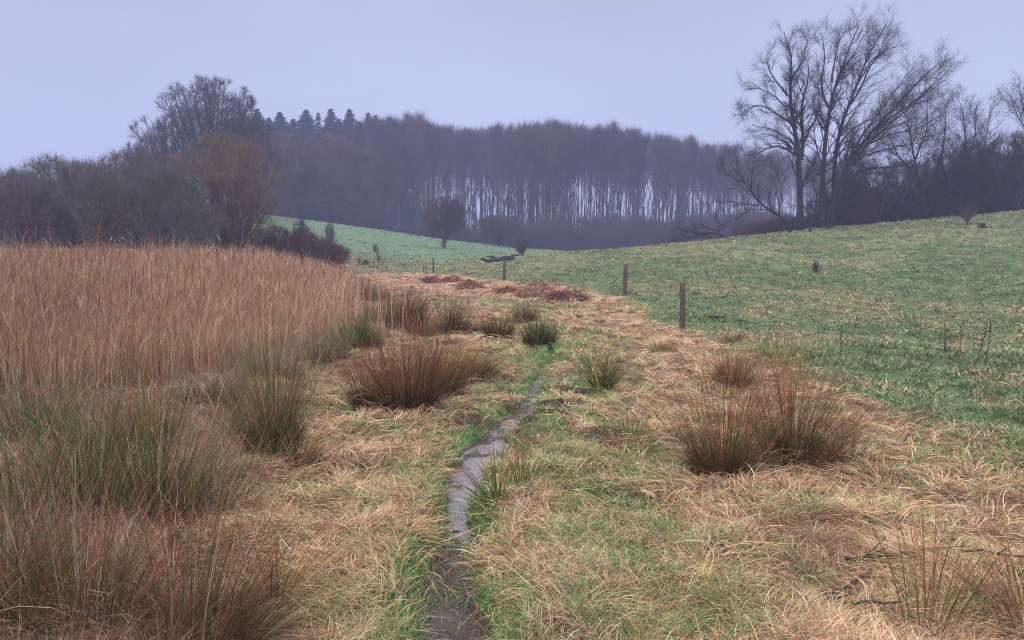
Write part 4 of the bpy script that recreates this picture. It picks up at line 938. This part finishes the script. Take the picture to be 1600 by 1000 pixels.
# --- left hill trees
def crown_tree(w_, h_, trunkh, seed, nl=11, n1=9, n2=8, n3=6, bark=(.10, .075, .07), minr=.012, tw=.7, up=.08, low=None, r0=.35):
    g = np.random.default_rng(seed); low = trunkh * .7 if low is None else low
    env = (np.array([0, 0, (h_ + low) / 2]), np.array([w_ / 2, w_ / 2, (h_ - low) / 2])); Ls = [(np.array([[0, 0, -.3], [.05, 0, trunkh * .5], [0, .05, trunkh]]), r0, r0 * .8)]
    for i in range(nl):
        a = i * 2.4 + g.normal(0, .3); rr = math.sqrt((i + .5) / nl); z = env[0][2] + env[1][2] * math.sqrt(max(0, 1 - rr * rr)) * .92 - (.12 * h_ if rr > .85 else 0)
        p0 = np.array([0, 0, trunkh * g.uniform(.85, 1.0)]); p2 = np.array([rr * w_ / 2 * .9 * math.cos(a), rr * w_ / 2 * .9 * math.sin(a), z]); p1 = p0 * .45 + p2 * .55 + np.array([p2[0] * .2, p2[1] * .2, -h_ * .03]) + g.normal(0, h_ * .02, 3)
        s = np.linspace(0, 1, 14)[:, None]; Ls.append(((1 - s) ** 2 * p0 + 2 * s * (1 - s) * p1 + s * s * p2, r0 * .5, .03))
    P0, R0 = lines_to(Ls, 14); R0[0] = np.linspace(r0, r0 * .75, 14)
    m = np.full(len(P0), n1); m[0] = 2
    P1, R1 = branch(P0, R0, m, 38, .42, 8, .12, up, g, .2, env=env, rr=.5, minr=minr * 2, lmin=h_ * .08)
    P2, R2 = branch(P1, R1, n2, 38, .5, 5, .16, up, g, .12, env=env, rr=.6, minr=minr * 1.3, lmin=h_ * .045)
    P3, R3 = branch(P2, R2, n3, 36, .6, 3, .16, up, g, .1, rr=.7, minr=minr, lens=(tw * .4, tw * 1.2))
    return finish('bare_tree', None, None, None, [(P0, R0)], [(P1, R1), (P2, R2), (P3, R3)], bark)[1:]
T_big = crown_tree(14.5, 18, 3.5, 301, 40, 9, 8, 6, minr=.014, r0=.40, bark=(.048, .038, .038))
T_side = crown_tree(11, 13, 3, 302, 24, 8, 7, 5, minr=.015, r0=.30, bark=(.052, .040, .040))
T_dome = [crown_tree(13, 14, 3, 303 + i, 22, 9, 7, 6, bark=((.15, .092, .070), (.095, .066, .064), (.125, .095, .072))[i], minr=.024, tw=.9, up=.14, low=.8, r0=.24) for i in range(3)]
place(T_big, 'oak_tree', 'largest bare tree on the left hill with a broad round crown', 'tree', 328, 108, 120, 18, 14, 172, rot=.7)
place(T_side, 'bare_tree', 'smaller bare tree leaning out left of the largest hill tree', 'tree', 258, 104, 176, 13, 11, 120, rot=2.0)
place(T_side, 'bare_tree', 'low bare tree at the left foot of the hill crown', 'tree', 225, 96, 212, 13, 11, 80, rot=3.1)
place(T_side, 'bare_tree', 'bare tree half hidden between the largest hill tree and the firs', 'tree', 392, 116, 178, 13, 11, 100, rot=4.0)
place(T_side, 'bare_tree', 'small bare tree just right of the largest hill tree', 'tree', 372, 108, 150, 13, 11, 70, rot=5.0)
for i, (px, Y, tp, wp, lab) in enumerate([(425, 138, 200, 130, 'brown twiggy tree behind the tan bush'), (520, 146, 210, 150, 'broadest brown domed tree left of the beech wood'), (470, 142, 240, 120, 'brown domed tree between two larger ones'), (455, 140, 290, 110, 'low brown domed tree at the top of the green slope'),
        (585, 150, 225, 110, 'brown domed tree at the left end of the beech trunks'), (400, 136, 255, 90, 'brown domed tree hidden by the tan bush'), (550, 142, 300, 90, 'lowest brown domed tree at the wood edge')]):
    place(T_dome[(0, 0, 1, 2, 1, 2, 1)[i]], 'domed_tree', lab, 'tree', px, Y, tp, 14, 13, wp, sink=.3)

# --- firs
def fir(h_, w_, seed, gaps=0.0):
    g = np.random.default_rng(seed); b = Bag(); P = []; Ln = []; A_ = []
    for _ in range(1500):
        z = h_ * (.10 + .895 * g.random() ** .9)
        if g.random() < gaps and z < h_ * .93: continue
        P.append((0, 0, z)); Ln.append((1 - z / h_) ** .8 * w_ / 2 * g.uniform(.4, 1.2) + .12); A_.append(g.uniform(0, math.tau))
    P = np.array(P); Ln = np.array(Ln); A_ = np.array(A_); n = len(P)
    pal = [(.028,.045,.034),(.035,.055,.04),(.022,.036,.03)]
    ribbons(b, P, A_, g.uniform(.9, 1.5, n), g.uniform(1.5, 1.95, n), Ln, np.full(n, .12), pick(pal, n, g), pick(pal, n, g), 3)
    rep = 11; i = np.repeat(np.arange(n), rep); t = g.uniform(.15, 1, len(i)); q_ = P[i] + np.stack([np.cos(A_[i]) * Ln[i] * t * .95, np.sin(A_[i]) * Ln[i] * t * .95, Ln[i] * t * .10 - .25 * t * t * Ln[i] * .6], -1)
    ribbons(b, q_, A_[i] + g.choice([-1, 1], len(i)) * g.uniform(.5, 1.1, len(i)), g.uniform(1.3, 1.9, len(i)), g.uniform(1.7, 2.3, len(i)), g.uniform(.35, .9, len(i)) * np.clip(Ln[i] * .6, .35, 1), .12 + .14 * np.clip(Ln[i] * .5, 0, 1), pick(pal, len(i), g), pick(pal, len(i), g), 2)
    tb = Bag(); tubes(tb, limb([(0, 0, -.5), (0, 0, h_ * .5), (0, 0, h_)], 8)[None], np.linspace(.3, .03, 8)[None], (.06, .045, .04), 6)
    return tb.mesh('fir_trunk', True), b.mesh('fir_crown', False)
FIR = [fir(24, 15, 400), fir(24, 12, 401, .1), fir(24, 7, 402, .6)]
for i, (px, tp, k, s, lab) in enumerate([(402,166,1,52,'leftmost dark fir beside the largest hill tree'), (437,171,0,58,'broad fir with a blunt top, second of the row'), (478,167,0,60,'broad pointed fir, third of the row'), (497,172,2,40,'thin broken fir between two broad ones'),
        (517,166,1,55,'dense fir left of the sharpest one'), (546,166,0,50,'sharpest tallest fir near the middle of the row'), (575,172,2,40,'thin ragged fir with a bare spire'), (587,176,2,40,'second ragged bare topped fir'), (607,186,1,44,'fir at the left end of the beech tops'),
        (628,188,1,40,'last small fir rising from the beech tops'), (420,180,1,50,'fir tucked between the two left firs'), (458,182,1,54,'fir filling the gap behind the third of the row'), (530,182,1,54,'fir filling the gap left of the sharpest one'), (562,186,1,54,'fir behind the ragged ones')]):
    t = place(FIR[k], 'fir_tree', lab, 'fir tree', px, 176 + (i * 5) % 14, tp, 24, (6.2, 5.6, 5)[k], s, 'dark firs on the skyline', sink=.5)
    for c in t.children:
        if c.name.startswith('crown') and len(c.data.materials) and c.data.materials[0] is M_twig: c.data.materials[0] = M_need

# --- beech wood
def beech(seed, h_=26, bare=.60):
    bare = (.62, .74, .68, .78, .72, .65, .76)[seed % 7]
    g = np.random.default_rng(seed); rt_ = g.uniform(.16, .27); kx, ky = g.normal(0, .5, 2)
    fork = g.random() < .5
    kx *= 1.8; ky *= 1.8
    Ls = [(np.array([[0, 0, -.5], [kx * .2, ky * .2, h_ * .3], [kx * .6, ky * .6, h_ * .6], [kx, ky, h_ * .93]]), rt_, .06)]
    if fork: z = h_ * g.uniform(.35, .5); a = g.uniform(0, math.tau); Ls.append((np.array([[kx * .4, ky * .4, z], [kx * .4 + 1.2 * math.cos(a), ky * .4 + 1.2 * math.sin(a), z + h_ * .2], [2.0 * math.cos(a), 2.0 * math.sin(a), h_ * .95]]), rt_ * .6, .05))
    P0, R0 = lines_to(Ls, 14); env = (np.array([kx * .7, ky * .7, h_ * .5 + h_ * bare * .5]), np.array([9, 9, h_ * (1 - bare) * .75]))
    P1, R1 = branch(P0, R0, 24, 36, .34, 7, .08, .30, g, bare - .22, env=env, rr=.42, minr=.035, lmin=2.2, cap=5.5, tpow=.6)
    P1b, R1b = branch(P0, R0, 12, 34, .1, 6, .08, .3, g, .3, rr=.3, minr=.035, lens=(1.5, 5))
    P2, R2 = branch(P1, R1, 8, 34, .5, 5, .12, .28, g, .15, env=env, rr=.55, minr=.028, lmin=1.2)
    P3, R3 = branch(P2, R2, 7, 30, .6, 3, .10, .35, g, .1, rr=.7, minr=.018, lens=(.6, 2.2))
    b = Bag(); tubes(b, P0, R0, (.065, .058, .062), 6); tm = b.mesh('beech_trunk', True); b = Bag()
    for P, Rr in ((P1, R1), (P1b, R1b), (P2, R2), (P3, R3)): tubes(b, P, Rr, np.array((.10, .066, .066))[None] * (1 + g.normal(0, .15, (len(P), 1))), 3)
    return tm, b.mesh('beech_crown', False)
BEE = [beech(600 + i) for i in range(7)]
skx = [560, 600, 640, 700, 760, 820, 860, 900, 950, 1000, 1050, 1085, 1120, 1160, 1250, 1400, 1600]
sky_ = [196, 190, 188, 198, 203, 202, 200, 204, 203, 208, 216, 222, 232, 236, 240, 245, 250]
g = np.random.default_rng(88)
nb = 0
for i in range(285):
    px = 575 + 640 * g.random() ** 1.15 if i < 255 else g.uniform(1215, 1640)
    Y = 158 + 44 * g.random() ** 1.1 + max(0, (px - 900)) * .035
    tp = np.interp(px, skx, sky_) + g.normal(8, 6) + (Y - 158) * .10
    t = place(BEE[i % 7], 'beech_tree', 'tall bare beech with a straight trunk in the far wood beyond the meadow', 'tree', px, Y, tp, 26, None, None, 'beeches of the far wood', sink=.3)
# the deeper rows of the same wood, read as one mass
b = Bag(); g = np.random.default_rng(91); n = 760; px = 470 + 860 * g.random(n) ** 1.25; Y = g.uniform(196, 250, n); a_, _ = ray(px, 395); X = a_ * Y; z0 = macro(X, Y)
tp = CAMZ + np.array([float(ray(p, np.interp(p, skx, sky_) + 14)[1]) for p in px]) * Y - g.uniform(0, 4, n); hh = tp - z0
ln = np.stack([np.stack([X + g.normal(0, .5, n) * f * 2, Y, z0 - 1 + hh * f], -1) for f in np.linspace(0, 1, 8)], 1); rr_ = np.linspace(1, .25, 8)[None] * g.uniform(.08, .22, n)[:, None]
tubes(b, ln, rr_, (.085, .078, .078), 5)
P1, R1 = branch(ln, rr_, 14, 34, .22, 5, .1, .35, g, .60, rr=.4, minr=.05, lens=(2, 5.5), tpow=.6); tubes(b, P1, R1, (.10, .066, .066), 3)
P2, R2 = branch(P1, R1, 4, 34, .5, 3, .12, .3, g, .1, rr=.6, minr=.035, lens=(1, 2.6)); tubes(b, P2, R2, (.10, .066, .066), 3)
o = new_obj('far_woods', b.mesh('far_woods'), None, M_twig); o['kind'] = 'stuff'; o['label'] = 'deeper rows of bare trees filling the far wood'; o['category'] = 'wood'
# ivy clad beech
for px, tp, lab in [(858, 258, 'green ivy covered tree among the beech trunks'), (1068, 300, 'dark ivy covered tree at the right of the beech trunks')]:
    Y = 157; t = place(BEE[2], 'ivy_tree', lab, 'tree', px, Y, tp - 30, 26, None, None, None)
    g2 = np.random.default_rng(int(px)); n = 5000; z = g2.uniform(0, 19, n); rr = (1.1 + .5 * np.sin(z * .9) + .9 * g2.random(n)) * np.sqrt(g2.random(n)) * np.interp(z, [0, 4, 14, 19], [1.4, 1.0, 1.4, .6]); a = g2.uniform(0, math.tau, n); b = Bag()
    ribbons(b, np.stack([rr * np.cos(a), rr * np.sin(a), z], -1), a, g2.uniform(.6, 1.6, n), g2.uniform(1.5, 2.6, n), g2.uniform(.25, .5, n), np.full(n, .28), pick([(.05,.075,.04),(.065,.09,.045)], n, g2), pick([(.06,.09,.045)], n, g2), 2)
    new_obj('ivy', b.mesh('ivy'), t, M_need)
# scrub along the foot of the wood
for i in range(64):
    px = 430 + 790 * (i + g.random()) / 64; Y = 150 + g.uniform(-4, 8) + (px > 900) * 2
    tp = np.interp(px, [430, 520, 600, 680, 800, 900, 1000, 1100, 1200], [320, 320, 345, 352, 352, 350, 345, 340, 330]) + g.normal(0, 7)
    place(B_scrub[i % 3], 'scrub_bush', 'purple brown scrub bush at the foot of the far wood', 'bush', px, Y, tp, 5, 8, g.uniform(55, 85), 'scrub along the foot of the wood', sink=.5)
print('trees', flush=True)

# ------------------------------------------------------------------ haze
hm = bpy.data.materials.new('haze'); hm.use_nodes = True; t = hm.node_tree; t.nodes.clear()
o_ = t.nodes.new('ShaderNodeOutputMaterial'); v = t.nodes.new('ShaderNodeVolumePrincipled')
v.inputs['Color'].default_value = (.54, .61, 1.0, 1); v.inputs['Density'].default_value = .0016; v.inputs['Anisotropy'].default_value = 0.0
t.links.new(v.outputs[0], o_.inputs['Volume'])
X0 = 425; zt = 48.0; zb = float(gZ.min()) - 1.0
V = np.array([(x, y, z) for z in (zb, zt) for x, y in ((-X0, -X0), (X0, -X0), (X0, X0), (-X0, X0))])
Qh = np.array([(3, 2, 1, 0), (4, 5, 6, 7), (0, 1, 5, 4), (1, 2, 6, 5), (2, 3, 7, 6), (3, 0, 4, 7)])
oh = new_obj('haze', mesh_np('haze', V, Qh), None, hm); oh['kind'] = 'stuff'; oh['label'] = 'thin bluish winter mist over the valley'; oh['category'] = 'haze'
print('done', flush=True)
